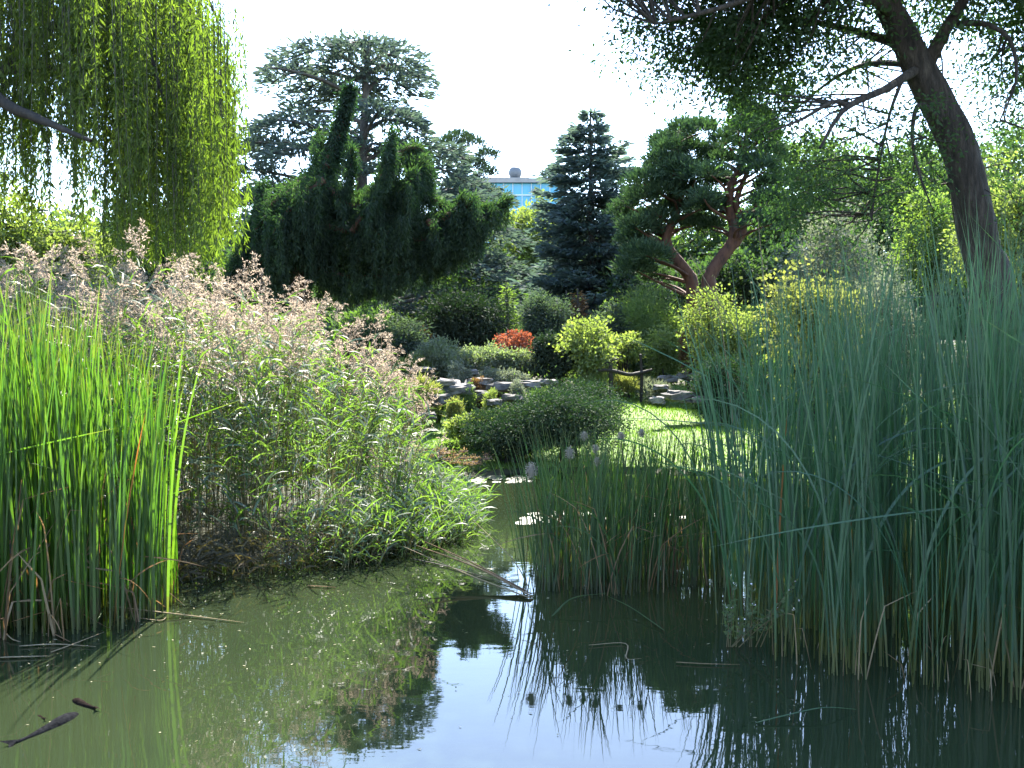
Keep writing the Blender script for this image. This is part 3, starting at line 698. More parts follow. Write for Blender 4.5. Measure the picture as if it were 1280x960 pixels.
for k in range(34):
    lily(U(-.75, .35), U(15.4, 16.3), U(.06, .12), U(0, .35), 'floating lily pad among the pads below the big juniper', 'lily pads under the juniper')
for k in range(34):
    lily(.15 + 2.2 * U(0, 1) ** 1.8, U(11.7, 12.5), U(.06, .12), U(.0, .3), 'sunlit lily pad glinting behind the rush clump', 'lily pads behind the rush clump')
mb = MB(); n = 900; x = U(-3.8, 2.0, n); y = U(4.9, 9.6, n); near = np.minimum(abs(sdf(x, y, np.array([(-5.6, 6.95), (-4.0, 6.9), (-3.15, 7.15), (-2.95, 7.6), (-3.1, 8.3), (-5.8, 8.5)]))), abs(sdf(x, y, POND))); kq = U(0, 1, n) < np.exp(-near / .5) + .16; x, y = x[kq], y[kq]; n = len(x)
leaves(mb, np.column_stack([x, y, np.full(n, .006)]), np.column_stack([NRM(1, n), NRM(1, n), 0.1 * NRM(1, n)]), U(.012, .04, n), U(.006, .014, n), N=np.tile([[0, 0, 1.]], (n, 1)) + NRM(.15, (n, 3)))  # flat flecks: floating leaf bits, also standing in for surface glints
setting('leaf_bits_and_glints', mb, M['debris_glints'], 'stuff', 'specks of leaf and painted glints on the green water', 'debris_glints')


# ------------------------------------------------------------------ fish
def fish(label, px, py, ln, ang, mat, bend, depth=0.005):
    d = F * CAMZ / (py - 440); c = W(px, py, d); c[2] = depth
    s = np.linspace(0, 1, 15)
    wd_ = np.interp(s, [0, .06, .2, .4, .65, .85, 1], [.012, .045, .075, .08, .05, .022, .016]) * ln / .6 * .75
    hd = wd_ * 1.15
    curve = bend * (s - .35) ** 2
    X = (0.5 - s) * ln; mb = MB(); a = np.linspace(0, 2 * PI, 10, endpoint=False)
    V = np.stack([np.broadcast_to(X[:, None], (15, 10)), curve[:, None] + wd_[:, None] * np.cos(a), hd[:, None] * np.sin(a) + (.022 * np.clip((s - .5) / .5, 0, 1))[:, None]], -1)
    ca, sa = math.cos(ang), math.sin(ang)
    rot = lambda v: np.stack([v[..., 0] * ca - v[..., 1] * sa, v[..., 0] * sa + v[..., 1] * ca, v[..., 2]], -1) + c
    i = np.arange(14)[:, None] * 10; j = np.arange(10)[None]
    mb.add(rot(V).reshape(-1, 3), np.stack([i + j, i + (j + 1) % 10, i + 10 + (j + 1) % 10, i + 10 + j], -1).reshape(-1, 4), .5, .5, 0, True)
    o = single('fish', mb, mat, label, 'fish', tuple(c))
    WORLD[o.name] = c
    ty = curve[-1]; k = ln
    tail = np.array([[-.48 * k, ty, .02 * k], [-.66 * k, ty + .10 * k, .10 * k], [-.6 * k, ty + .02 * k, 0], [-.48 * k, ty, -.02 * k], [-.66 * k, ty - .05 * k, -.10 * k]])
    tail[:, 2] = tail[:, 2] * .5 + .03
    m2 = MB(); m2.add(rot(tail), [[0, 1, 2, 3], [0, 2, 4, 3]], .5); part('tail_fin', m2, mat, o)
    dors = np.array([[.14 * k, curve[5], .07 * k], [.05 * k, curve[6], .10 * k], [-.14 * k, curve[9], .075 * k], [-.2 * k, curve[10], .05 * k]])
    m2 = MB(); m2.add(rot(dors), [[0, 1, 2, 3]], .5); part('dorsal_fin', m2, mat, o)
    for sg in (-1, 1):
        pf = np.array([[.2 * k, sg * .09 * k, 0], [.16 * k, sg * .2 * k, -.01], [.08 * k, sg * .19 * k, -.01], [.12 * k, sg * .09 * k, 0]])
        m2 = MB(); m2.add(rot(pf), [[0, 1, 2, 3]], .5); part('side_fin', m2, mat, o)


fish('larger grey fish basking at the surface of the murky water', 64, 915, .47, R(74), M['fish'], .05, -.018)
fish('brownish smaller fish with forked tail near the bigger one', 104, 886, .29, R(140), M['fish2'], -.03, -.010)
fish('dim small fish half hidden in murky water behind the grey one', 52, 902, .14, R(140), M['fish2'], .02, -.012)


# ------------------------------------------------------------------ trees
def E(cx, cy, rx, ry, d, rd=None, dd=0.0):
    s = d / F; c = W(cx, cy, d + dd)
    return (c, np.array([rx * s, (rd if rd is not None else rx * s), ry * s]))


def trunk_line(pxs, d, n=24, wig=0.0):
    P = [W(a, b, d + (q[0] if q else 0)) for a, b, *q in pxs]
    P.append(np.array([P[-1][0], P[-1][1], gz(P[-1][0], P[-1][1]) - .1]))
    P = P[::-1]
    return smooth_line(P, n)


def root_thing(name, label, cat, axis, group=None):
    return thing(name, label, cat, tuple(axis[0] + np.array([0, 0, .1])), group)


# --- weeping willow
t = thing('weeping_willow', 'weeping willow trailing long curtains of leaves at the left', 'willow tree', (-9.9, 16, gz(-9.9, 16)))
mb = MB(); axw = smooth_line([(-9.9, 16, gz(-9.9, 16) - .1), (-9.8, 16, 3), (-9.6, 15.9, 5.5), (-9.2, 15.9, 8), (-9.0, 15.8, 10)], 16)
tube(mb, axw, [.48, .34, .2], 12, 0, .06); trunk = part('trunk', mb, M['bark'], t)
wl = [([(-70, 60, -1), (0, 125, -2.6), (40, 145, -2.9), (75, 160, -3.1), (114, 176, -3.2)], .11, .025), ([(-70, 100, 0), (0, 90, -.5), (22, 60, -1), (70, 30, -1), (100, -10, -1.2)], .13, .04),
      ([(-60, 0, 0), (60, -90, -.5), (160, -90, -.8), (230, 0, -1), (262, 60, -1)], .13, .03), ([(0, 90, -.6), (60, 85, -.8), (100, 84, -1), (120, 95, -1.2)], .06, .02),
      ([(100, -60, -1), (170, 20, -1.6), (200, 110, -1.8), (215, 150, -1.9)], .05, .012), ([(40, 145, -.8), (52, 160, -.9), (60, 178, -.9)], .05, .02), ([(-50, 60, 1), (70, -140, 2), (200, -110, 2.5), (270, 20, 2.5)], .12, .03),
      ([(0, 125, -.5), (8, 105, -.6), (20, 95, -.7), (26, 60, -1)], .06, .02)]
for pl, r0, r1 in wl:
    mb = MB(); tube(mb, smooth_line([W(a, b, 16 + c) for a, b, c in pl], 18), [r0, r1], 7, 0, .05); part('limb', mb, M['wood_dark'], trunk)
mbs = MB(); mb = MB()
nc = 400
cpx = U(-200, 292, nc); cdd = 16 + U(-3.0, 3.0, nc)
for k in range(nc):
    px = cpx[k]; d = cdd[k]
    e = (px - 50) / 245.0; ed = (d - 16) / 3.2
    rr2 = min(1, math.hypot(max(e, 0), ed * .6))
    topy = -230 + 330 * rr2 ** 2.4 + U(-30, 60)
    if px > 255: topy = U(15, 110)
    if px < 128 and U(0, 1) < .42: continue
    if U(0, 1) < .45: topy += U(0, 160)
    bot = U(235, 290) if px < 125 else U(300, 352)
    if 52 < px < 92 and U(0, 1) < .8: bot = U(150, 205)
    if 112 < px < 128: bot = U(120, 170)
    if px > 262: bot = U(230, 345)
    c0 = W(px, topy, d); c1 = W(px, bot, d)
    if c0[2] - c1[2] < .4: continue
    for q in range(7):
        a = c0 + np.array([NRM(.13), NRM(.13), NRM(.35)])
        Lz = (a[2] - c1[2]) * U(.62, 1.05)
        if Lz < .3: continue
        m = int(Lz / .04) + 4
        s = np.sort(U(0, 1, m))
        sway = np.array([NRM(.07), NRM(.07), 0])
        p0 = a + np.array([.18 * (0.6 if e > .5 else U(-1, 1)), 0, 0]) * 0
        P = p0 + sway * (s ** 1.5)[:, None] + np.array([0, 0, -1.]) * (Lz * s)[:, None] + NRM(.012, (m, 3))
        D = rng.normal(size=(m, 3)) * .42; D[:, 2] -= 1
        leaves(mb, P, D, U(.09, .16, m), U(.018, .031, m), np.clip(U(0, 1) * .5 + U(0, .5, m), 0, 1))
        if q < 3: tube(mbs, np.array([p0 + np.array([0, 0, .15]), p0 + sway * .35 - np.array([0, 0, Lz * .5]), p0 + sway - np.array([0, 0, Lz])]), [.007, .003], 3)
part('twigs', mbs, M['bark_grey'], t); part('crown', mb, M['willow'], t)

# --- leaning broadleaf tree at the right
d = 14.0
ax = trunk_line([(1095, -180), (1108, -10), (1128, 40), (1152, 92), (1178, 140), (1200, 190), (1214, 250), (1226, 310), (1240, 370)], d, 30)
t = root_thing('leaning_tree', 'dark leaning tree with rough trunk and fine leaves at upper right', 'broadleaf tree', ax)
mb = MB(); tube(mb, ax, [.34, .28, .255, .235, .2, .14], 26, 0, .085); trunk = part('trunk', mb, M['bark'], t)
ll = [([(1156, 88, 0), (1175, 50, -.2), (1196, 15, -.4), (1230, -40, -.6)], .12, .06), ([(1150, 85, 0), (1128, 98, -.4), (1105, 112, -.8), (1065, 130, -1.2), (1045, 150, -1.5), (1025, 185, -1.8)], .08, .018),
      ([(1135, 60, 0), (1090, 45, .5), (1030, 30, 1), (950, 20, 1.3), (880, 25, 1.5)], .08, .015), ([(1125, 20, 0), (1080, -5, -.6), (1000, -20, -1.2), (900, 10, -1.6), (820, 30, -1.8)], .09, .015),
      ([(1140, 80, 0), (1085, 80, 1), (1040, 100, 1.6), (990, 140, 2)], .06, .012), ([(1185, 160, 0), (1150, 130, -.6), (1140, 170, -1), (1150, 220, -1.2), (1165, 260, -1.2)], .04, .008),
      ([(1190, 30, -.3), (1230, 30, -.6), (1262, 50, -.8), (1270, 100, -1), (1250, 150, -1)], .05, .01), ([(1110, 10, 0), (1060, -60, .5), (980, -120, 1), (900, -100, 1)], .09, .02),
      ([(1060, 132, -1.2), (1040, 128, -1.4), (1000, 150, -1.6), (960, 165, -1.8)], .04, .01), ([(1128, 98, -.4), (1110, 150, -.7), (1095, 230, -1), (1090, 275, -1)], .03, .006), ([(1200, 200, .1), (1190, 240, .5), (1195, 290, .6)], .03, .01),
      ([(1120, -60, 0), (1180, -130, .5), (1260, -180, 1)], .1, .03), ([(1110, -20, 0), (1080, -120, -1.2), (1040, -220, -2.6), (960, -300, -3.4)], .12, .03), ([(1100, -120, 0), (1130, -230, -1.6), (1180, -330, -3.2)], .12, .03), ([(1240, -60, -.6), (1290, -20, -.8), (1330, 60, -1)], .06, .01)]
lpts = []
for pl, r0, r1 in ll:
    ln = smooth_line([W(a, b, d + c) for a, b, c in pl], 18); lpts.append(ln)
    mb = MB(); tube(mb, ln, [r0, r1], 7, 0, .06); part('limb', mb, M['bark'], trunk)
LP = np.concatenate([l[5:] for l in lpts])
mb = MB()
ells = [E(865, 35, 85, 55, d, 1.2, .5), E(930, 75, 85, 65, d, 1.4, 1), E(985, 40, 80, 70, d, 1.5, 0), E(900, -40, 150, 70, d, 2.2), E(1020, -80, 150, 80, d, 2.8), E(1200, -80, 160, 110, d, 2.8), E(1320, 0, 80, 110, d, 2.),
        E(1060, -230, 210, 110, d, 3.0), E(1240, -260, 180, 120, d, 3)]
ells += [E(880, -170, 150, 80, d, 2.4), E(750, -120, 90, 50, d + .5, 1.8)]  # extra crown above the frame, added for the shade it casts
shade_ells = [(np.array(c_), np.array(r_)) for c_, r_ in (((1.0, 13.2, 9.0), (1.3, 1.6, .9)), ((2.8, 13.2, 9.5), (1.7, 1.8, 1.2)), ((4.8, 13.2, 9.6), (1.9, 1.8, 1.2)), ((6.8, 12.5, 9.8), (1.8, 2.0, 1.3)), ((1.2, 15.6, 9.9), (1.4, 1.5, .8)), ((3.2, 15.8, 10.1), (1.8, 1.6, 1.0)), ((4.2, 11.4, 9.4), (2.2, 1.6, 1.1)), ((1.4, 14.9, 9.3), (1.6, 1.2, .9)), ((3.2, 14.6, 9.6), (1.8, 1.2, .9)))]  # unseen crown over the pond, added to shade water and rushes
C3 = cloud(mb, shade_ells + ells[9:], 1250, 130, .5, .10, .05, .25, .3, .1, .7)
C = cloud(mb, ells[:9], 860, 130, .46, .09, .042, .25, .3, .15, .7)
ells2 = [E(960, 150, 55, 60, d, .9, 0), E(1010, 200, 60, 60, d, 1., -.5), E(1010, 130, 80, 60, d, 1.2, .5), E(1075, 180, 60, 70, d, 1., -.6), E(1090, 260, 55, 60, d, 1, -.6), E(1225, 120, 60, 80, d, 1.1), E(1265, 90, 50, 90, d, 1, .5),
         E(1240, 230, 50, 60, d, .9), E(1150, 190, 50, 60, d, .9, -.5), E(980, 260, 60, 40, d, .9, .3), E(840, 75, 60, 28, d, .8, .2), E(900, 120, 50, 30, d, .7, .2)]
C2 = cloud(mb, ells2, 185, 58, .36, .08, .034, .35, .3, .1, .8)
part('crown', mb, M['ash'], t)
mbt = MB()
allc = np.vstack([C, C2, C3])
for c in allc[::2]:
    j = np.argmin(((LP - c) ** 2).sum(1) + 0.5 * U(0, 1, len(LP))); a = LP[j]
    tube(mbt, smooth_line([a, (a + c) / 2 + NRM(.12, 3), c], 6), [.016, .005], 4)
part('twigs', mbt, M['bark'], t)


def sprays(mb, P, D, L, Wd, rnd=None):
    leaves(mb, P, D, L, Wd, rnd)


# --- blue cedar behind the weeping sequoia
d = 46.0; s = d / F
ax = trunk_line([(462, 45), (458, 90), (456, 150), (452, 210), (455, 300), (455, 380)], d, 30)
t = root_thing('cedar_tree', 'tall blue grey cedar with flat layered crown behind the weeping conifer', 'cedar tree', ax)
mbT = MB(); tube(mbT, ax, [.5, .33, .2, .07], 10, 0, .05)
plates = [(395, 62, 48), (450, 52, 45), (500, 72, 38), (362, 92, 36), (425, 88, 50), (490, 100, 45), (518, 95, 22), (440, 120, 60), (395, 120, 40), (480, 135, 45), (345, 85, 20), (505, 85, 30), (470, 62, 30),
          (352, 150, 42), (330, 180, 45), (312, 212, 38), (370, 185, 45), (310, 250, 40), (342, 235, 42), (300, 285, 35), (330, 270, 40), (372, 140, 30), (385, 225, 45),
          (500, 152, 45), (528, 185, 42), (552, 212, 45), (575, 240, 48), (598, 275, 48), (565, 285, 55), (612, 320, 42), (585, 330, 50), (540, 245, 45), (470, 180, 45), (430, 210, 45), (500, 205, 45), (540, 320, 50), (560, 365, 60), (610, 365, 50), (520, 385, 50), (500, 280, 50),
          (318, 178, 30), (292, 245, 34), (285, 305, 34), (320, 350, 45), (600, 238, 40), (628, 292, 34), (562, 188, 28), (640, 340, 36), (420, 165, 40), (450, 250, 50), (300, 320, 40), (345, 310, 50)]
mb = MB()
for (px, py, hw) in plates:
    dd = U(-3.2, 3.2) if hw < 55 else U(-3, 3)
    c = W(px, py, d + dd); rr = hw * s
    n = int(620 * (hw / 45) ** 2)
    a = U(-PI, PI, n); q = np.sqrt(U(0, 1, n)) * rr * (1 + .25 * np.sin(3 * a + U(0, 6)))
    az = math.atan2(0, c[0] - ax[10][0])
    outv = unit(np.array([c[0] - np.interp(c[2], ax[:, 2], ax[:, 0]), dd, 0]) + 1e-6)
    P = c + np.column_stack([np.cos(a) * q, np.sin(a) * q * 1.1, NRM(.17, n) - .30 * (q / rr) ** 2 * rr * .6])
    P[:, 2] += -.22 * ((P[:, :2] - c[:2]) @ outv[:2])
    D = np.column_stack([np.cos(a), np.sin(a), U(-.55, .45, n)]) + outv * .5 + NRM(.3, (n, 3))
    leaves(mb, P, D, U(.25, .6, n), U(.08, .15, n), np.clip(.3 * U(0, 1) + .7 * U(0, 1, n), 0, 1))
    j = np.argmin(abs(ax[:, 2] - (c[2] - .25 * rr - .5)))
    tube(mbT, smooth_line([ax[j], (ax[j] + c) / 2 + np.array([0, 0, .3]), c, c + outv * rr * .8 - np.array([0, 0, .3 * rr])], 10), [.12, .03], 5)
part('trunk', mbT, M['bark_grey'], t); part('crown', mb, M['cedar'], t)

# --- weeping giant sequoia
d = 28.0; s = d / F
ax = trunk_line([(437, 112, 0), (430, 145, 0), (415, 185, 0), (400, 215, 0), (388, 250, 0), (378, 310, 0), (374, 370, 0)], d, 26)
t = root_thing('weeping_sequoia', 'dark weeping sequoia with drooping shaggy arms and bent leader', 'conifer tree', ax)
mbT = MB(); tube(mbT, ax, [.34, .26, .18, .05], 9, 0, .05); trunk = part('trunk', mbT, M['bark_red'], t)
arms = [([(500, 232), (540, 250), (575, 268), (605, 266)], .1, .9, (30, 90)), ([(460, 300), (520, 300), (570, 292), (605, 280)], -.5, .9, (30, 70)), ([(428, 150), (414, 190), (400, 225), (384, 272)], -.1, 1.7, (15, 55)), ([(412, 195), (392, 235), (372, 290)], -.5, 1.5, (40, 100)), ([(398, 228), (432, 250), (470, 246), (505, 225)], .5, 1.2, (40, 110)),
        ([(402, 212), (370, 232), (340, 248), (318, 280), (298, 312), (278, 350)], -.3, 1.0, (40, 110)), ([(405, 230), (440, 258), (466, 240), (484, 205), (490, 166)], -.8, .75, (20, 75)),
        ([(480, 215), (505, 188), (526, 188), (536, 215), (534, 235)], .3, .9, (25, 60)), ([(440, 262), (480, 276), (515, 268), (552, 276), (590, 264), (614, 262), (634, 250)], -.4, .9, (25, 75)),
        ([(400, 280), (450, 292), (490, 288), (508, 265), (515, 215)], -.9, .85, (30, 95)), ([(380, 300), (420, 320), (470, 322), (520, 310), (560, 300), (585, 285)], .2, .9, (30, 80)),
        ([(385, 330), (430, 345), (480, 345), (520, 338)], -.6, .7, (20, 45)), ([(420, 262), (436, 225), (440, 180)], -.5, .8, (10, 45)), ([(400, 215), (398, 190), (398, 165)], -.2, .8, (10, 40)),
        ([(318, 272), (328, 250), (330, 228)], -.3, .8, (8, 30)), ([(555, 275), (572, 258), (578, 246)], -.4, .8, (8, 40)), ([(575, 268), (586, 256), (592, 248)], -.3, .8, (8, 35)), ([(510, 270), (520, 230), (512, 206)], -.1, .8, (15, 50)),
        ([(402, 225), (420, 240), (450, 245), (482, 230)], .2, 1.0, (40, 110)), ([(380, 242), (420, 264), (470, 262), (500, 240), (530, 200)], -.3, 1.0, (40, 110)), ([(400, 222), (375, 236), (345, 252), (322, 285), (302, 318), (285, 350)], -1.1, 1.0, (50, 120)), ([(405, 225), (380, 245), (355, 270), (335, 310), (318, 345)], -1.6, 1.0, (50, 120)), ([(410, 205), (396, 225), (370, 250), (350, 290)], -.8, 1., (50, 120)), ([(440, 290), (458, 262), (470, 245)], -1.2, .8, (15, 60)), ([(395, 245), (350, 262), (322, 310), (300, 345)], .5, 1.0, (30, 80)), ([(390, 270), (360, 290), (335, 330), (320, 360)], -1.0, 1.0, (20, 70)), ([(535, 275), (548, 300), (540, 320)], -.7, .8, (15, 45))]
mb = MB()


def shag(mb, c, dirn, n, rad, L, Wd=.05, rb=0):
    """needle cards round points c (m,3)"""
    m = len(c); P = np.repeat(c, n, 0); k = m * n
    off = rng.normal(size=(k, 3)) * rad * .55; D = off / max(rad, .01) * .8 + np.repeat(dirn, n, 0) + NRM(.3, (k, 3))
    leaves(mb, P + off, D, L * U(.6, 1.3, k), Wd * U(.7, 1.3, k), np.clip(rb + U(0, .7, k), 0, 1))


lead = ax[8:]
li = lead[np.minimum((U(0, 1, 900) * len(lead)).astype(int), len(lead) - 1)] + NRM(.06, (900, 3))
shag(mb, li, np.tile([[.0, 0, -.6]], (900, 1)), 13, .11, .13)
for (pl, off, sc, (lo, hi)) in arms:
    ln = smooth_line([W(a, b, d + off + .25 * math.sin(a * .05)) for a, b in pl], 60)
    am = MB(); tube(am, ln[::4], [.11, .035], 6, 0, .1); part('arm', am, M['bark_red'], trunk)
    seg = np.linalg.norm(np.diff(ln, axis=0), axis=1).sum()
    k = int(seg * 60); c = ln[np.minimum((U(0, 1, k) * 60).astype(int), 59)] + NRM(.05, (k, 3))
    T = unit(np.gradient(ln, axis=0))[np.minimum((U(0, 1, k) * 60).astype(int), 59)]
    shag(mb, c, T * .5 + np.array([0, 0, .1]), 14, .125 * sc, .15, .035, .3)  # needles along the arms shifted lighter, a painted rim light
    for q in range(int(seg * 21)):
        f = U(0.02, 1); p = ln[min(59, int(f * 60))] + np.array([NRM(.09), NRM(.30), -.03])
        ll_ = U(lo, hi) * s * U(.5, 1.0) * (1 - .45 * f ** 2); g = gz(p[0], p[1])
        ll_ = min(ll_, p[2] - g - .05)
        if ll_ < .12: continue
        m = int(ll_ / .07) + 2; u = np.linspace(0, 1, m)[:, None]
        cc = p + np.array([NRM(.05), NRM(.05), 0]) * u + np.array([0, 0, -ll_]) * u
        shag(mb, cc, np.tile([[0, 0, -1.0]], (m, 1)), 10, .07, .14, .028, U(0, .3))
part('crown', mb, M['sequoia'], t)


# --- conifers with whorled branches
def whorled(name, label, cat, mat, bark, px, top, bot_r, d, prof, step=.42, per=8, group=None, tilt=.1, dens=46, L=.26, Wd=.07, lean=0, ztop=None):
    """prof: (height fraction from the top, radius in px)"""
    s = d / F; topp = W(px, top, d); base = np.array([topp[0] - lean * s, d, gz(topp[0], d)])
    H = topp[2] - base[2]
    ax = smooth_line([base - np.array([0, 0, .1]), (base + topp) / 2 + np.array([.05, 0, 0]), topp], 20)
    t = thing(name, label, cat, tuple(base), group); mbT = MB(); tube(mbT, ax, [.022 * H + .06, .03], 8, 0, .05)
    mb = MB(); z = .25
    while z < H * .97:
        f = z / H; r0 = np.interp(f, [p[0] for p in prof], [p[1] for p in prof]) * s
        k = max(4, int(per * U(.75, 1.25)))
        for a in U(-PI, PI) + np.arange(k) * 2 * PI / k + NRM(.25, k):
            r = r0 * U(.62, 1.12); c = np.array([np.interp(H - z, ax[:, 2] - base[2], ax[:, 0]), d, topp[2] - z + NRM(.08)])
            dirh = np.array([math.cos(a), math.sin(a), 0]); tl = tilt + NRM(.08)
            u = np.linspace(0, 1, 7)
            br = c + dirh * (r * u)[:, None] + np.array([0, 0, 1.]) * (r * (tl * u - .35 * u ** 1.5 + .28 * u ** 3))[:, None]
            if a > -2.9 and r > .4: tube(mbT, br, [.02 + .012 * r, .008], 4)
            m = int(dens * r) + 6; f2 = U(.12, 1.03, m) ** .8
            P = np.stack([np.interp(f2, u, br[:, i]) for i in range(3)], -1)
            sideA = np.array([-math.sin(a), math.cos(a), 0]); lat = NRM(1, m) * (.10 + .16 * r * (1 - .6 * f2))
            P = P + sideA * lat[:, None] + np.column_stack([0 * lat, 0 * lat, -.25 * abs(lat) + NRM(.05, m)])
            D = dirh + sideA * (np.sign(lat) * U(.2, 1.0, m))[:, None] + np.column_stack([NRM(.2, m), NRM(.2, m), U(-.5, .4, m)])
            leaves(mb, P, D, L * U(.6, 1.35, m), Wd * U(.7, 1.3, m))
        z += step * U(.75, 1.25) * (1.35 if f < .3 else 1)
    part('trunk', mbT, bark, t); part('crown', mb, mat, t)


whorled('fir_tree', 'blue green conical fir with tiered branches right of the glass building', 'fir tree', M['fir'], M['bark_grey'], 738, 135, 400, 40,
        [(0, 5), (.08, 26), (.2, 56), (.4, 66), (.6, 78), (.8, 92), (1, 90)], .40, 10, None, .12, 70, .36, .10)
whorled('spruce_sapling', 'slim pale green young conifer between the dark yew and the red maple', 'conifer', M['lime'], M['bark_grey'], 633, 352, 410, 31, [(0, 2), (.5, 16), (1, 24)], .16, 8, None, .2, 60, .13, .035)
whorled('dwarf_conifer', 'small rusty brown conical conifer in front of the blue fir', 'conifer', M['rust'], M['bark_grey'], 722, 360, 400, 34, [(0, 3), (.4, 10), (1, 15)], .14, 7, None, .5, 60, .14, .04)
whorled('small_fir', 'narrow dark conical conifer close beside the rusty brown one', 'conifer', M['black_pine'], M['bark_grey'], 708, 364, 400, 34.5, [(0, 3), (.4, 10), (1, 13)], .14, 7, None, .5, 60, .14, .04)


# --- pines with rounded needle pads
def padded(name, label, cat, mat, bark, d, tr, clumps, rad, per, L, Wd, flat=.6, group=None, extra=()):
    ax = trunk_line(tr, d, 28)
    t = root_thing(name, label, cat, ax, group); mbT = MB(); tube(mbT, ax, rad, 9, 0, .07)
    for pl, ra in extra: tube(mbT, smooth_line([W(a, b, d + c) for a, b, c in pl], 14), ra, 7, 0, .06)
    mb = MB(); s = d / F
    for (px, py, r) in clumps:
        for rep in range(2):
            c = W(px + U(-6, 6), py + U(-5, 5), d + U(-1.6, 1.6)); rr = r * s * U(.75, 1.05)
            k = int(per * (r / 25) ** 2); dd = rand_dir(k, -.25); P = c + dd * rr * (U(.25, 1, k)[:, None] ** .45) * np.array([1, 1, flat])
            P += NRM(.06, P.shape)
            D = dd + NRM(.35, (k, 3)) + np.array([0, 0, .45]); leaves(mb, P, D, L * U(.6, 1.3, k), Wd * U(.7, 1.3, k), np.clip(U(0, 1) * .35 + U(0, .65, k), 0, 1))
            j = np.argmin(abs(ax[:, 2] - (c[2] - .35 * abs(c[0] - np.interp(c[2], ax[:, 2], ax[:, 0])) - .2)))
            tube(mbT, smooth_line([ax[j], (ax[j] + c) / 2 + np.array([NRM(.15), 0, .05]), c], 8), [.07, .02], 5)
    part('trunk', mbT, bark, t); part('crown', mb, mat, t)


padded('scots_pine', 'rounder pine with S-bent reddish trunk right of the blue fir', 'pine tree', M['pine'], M['bark_red'], 32,
       [(850, 165), (846, 205), (850, 245), (842, 275), (833, 295), (838, 315), (858, 340), (866, 365)],
       [(872, 163, 24), (850, 160, 18), (836, 180, 26), (864, 190, 22), (822, 206, 24), (885, 196, 18), (845, 212, 26), (826, 240, 28), (802, 250, 24), (795, 280, 26), (862, 245, 24), (820, 275, 26), (786, 305, 24), (812, 318, 26), (780, 262, 18), (875, 225, 24), (878, 260, 22), (790, 335, 26), (815, 345, 22), (840, 190, 24), (860, 215, 26), (808, 232, 24), (842, 260, 22), (812, 292, 24), (800, 318, 24), (866, 280, 20)],
       [.26, .2, .17, .12, .06], 800, .20, .045, .62, None, [([(850, 330, 0), (832, 310, -.1), (834, 290, -.1), (846, 270, -.1), (838, 240, -.2)], [.13, .12, .07])])
padded('scots_pine', 'airier pine with forked twisted red trunk left of the leaning tree', 'pine tree', M['pine'], M['bark_red'], 31,
       [(934, 165), (926, 205), (914, 232), (912, 260), (918, 285), (915, 305), (900, 325), (888, 345), (886, 365)],
       [(945, 152, 26), (920, 162, 20), (960, 168, 18), (905, 182, 20), (960, 195, 20), (942, 205, 18), (900, 205, 20), (965, 230, 22), (900, 235, 18), (955, 255, 22), (885, 250, 18), (940, 275, 20), (893, 282, 18), (960, 285, 18), (930, 140, 16), (935, 165, 22), (955, 180, 22), (950, 215, 22), (962, 250, 20), (893, 220, 20), (895, 262, 18)],
       [.28, .22, .2, .14, .07], 760, .20, .045, .62, None, [([(905, 318, 0), (924, 300, -.1), (930, 278, -.1), (920, 255, -.1), (930, 225, -.1), (945, 190, -.1)], [.15, .12, .06])])
padded('black_pine', 'distant dark pine showing above the right slope of the blue cedar', 'pine tree', M['black_pine'], M['bark'], 60,
       [(575, 175), (580, 220), (585, 300)], [(575, 172, 20), (560, 180, 16), (590, 182, 18), (605, 200, 18), (568, 200, 20), (590, 212, 22), (612, 222, 14), (575, 230, 22), (600, 240, 20), (560, 250, 25), (600, 270, 25)],
       [.3, .2, .1], 520, .3, .07, .6)


# --- broadleaf trees behind
def broadleaf(name, label, mat, d, ells, nc, per, cr, L, Wd, trunk, bark='bark_grey', group=None, cat='tree', flat=.75, r=(.22, .12, .05)):
    ax = trunk_line(trunk, d, 16); t = root_thing(name, label, cat, ax, group)
    mb = MB(); C = cloud(mb, ells, nc, per, cr, L, Wd, .15, .45, .35, flat); mbT = MB(); tube(mbT, ax, list(r), 8, 0, .06)
    limbs_to(mbT, ax, C[:: max(1, len(C) // 26)], .05, .015)
    part('trunk', mbT, M[bark], t); part('crown', mb, M[mat], t)


broadleaf('broadleaf_tree', 'yellow green tree just below the glass building', 'yg', 56, [E(655, 290, 40, 35, 56), E(640, 320, 35, 40, 56), E(672, 330, 30, 40, 56), E(650, 360, 40, 35, 56)], 150, 60, .75, .28, .16, [(652, 290), (650, 380)])
broadleaf('broadleaf_tree', 'light green tree filling the gap beside the airy forked pine', 'green', 40, [E(990, 250, 50, 50, 40), E(960, 290, 45, 45, 40), E(1020, 215, 45, 45, 40), E(1000, 320, 60, 50, 40), E(940, 330, 40, 40, 40)], 260, 70, .7, .2, .11, [(990, 240), (985, 360)])
broadleaf('broadleaf_tree', 'big dark green tree directly behind the leaning trunk', 'deep', 46, [E(1100, 240, 70, 60, 46), E(1160, 220, 70, 60, 46), E(1060, 270, 60, 50, 46), E(1130, 310, 90, 60, 46), E(1190, 290, 60, 60, 46)], 330, 70, .85, .24, .13, [(1120, 230), (1120, 360)])
broadleaf('broadleaf_tree', 'yellowish tree right of the leaning trunk at the frame edge', 'yg', 30, [E(1270, 250, 55, 55, 30), E(1250, 310, 50, 50, 30), E(1310, 300, 60, 70, 30), E(1230, 290, 30, 40, 30)], 220, 70, .5, .13, .07, [(1275, 240), (1280, 360)])
broadleaf('broadleaf_tree', 'mid green tree between the leaning trunk and the silvery bush', 'lime', 36, [E(1185, 300, 40, 50, 36), E(1150, 320, 35, 45, 36), E(1160, 260, 30, 30, 36)], 130, 60, .5, .16, .09, [(1170, 270), (1165, 360)])
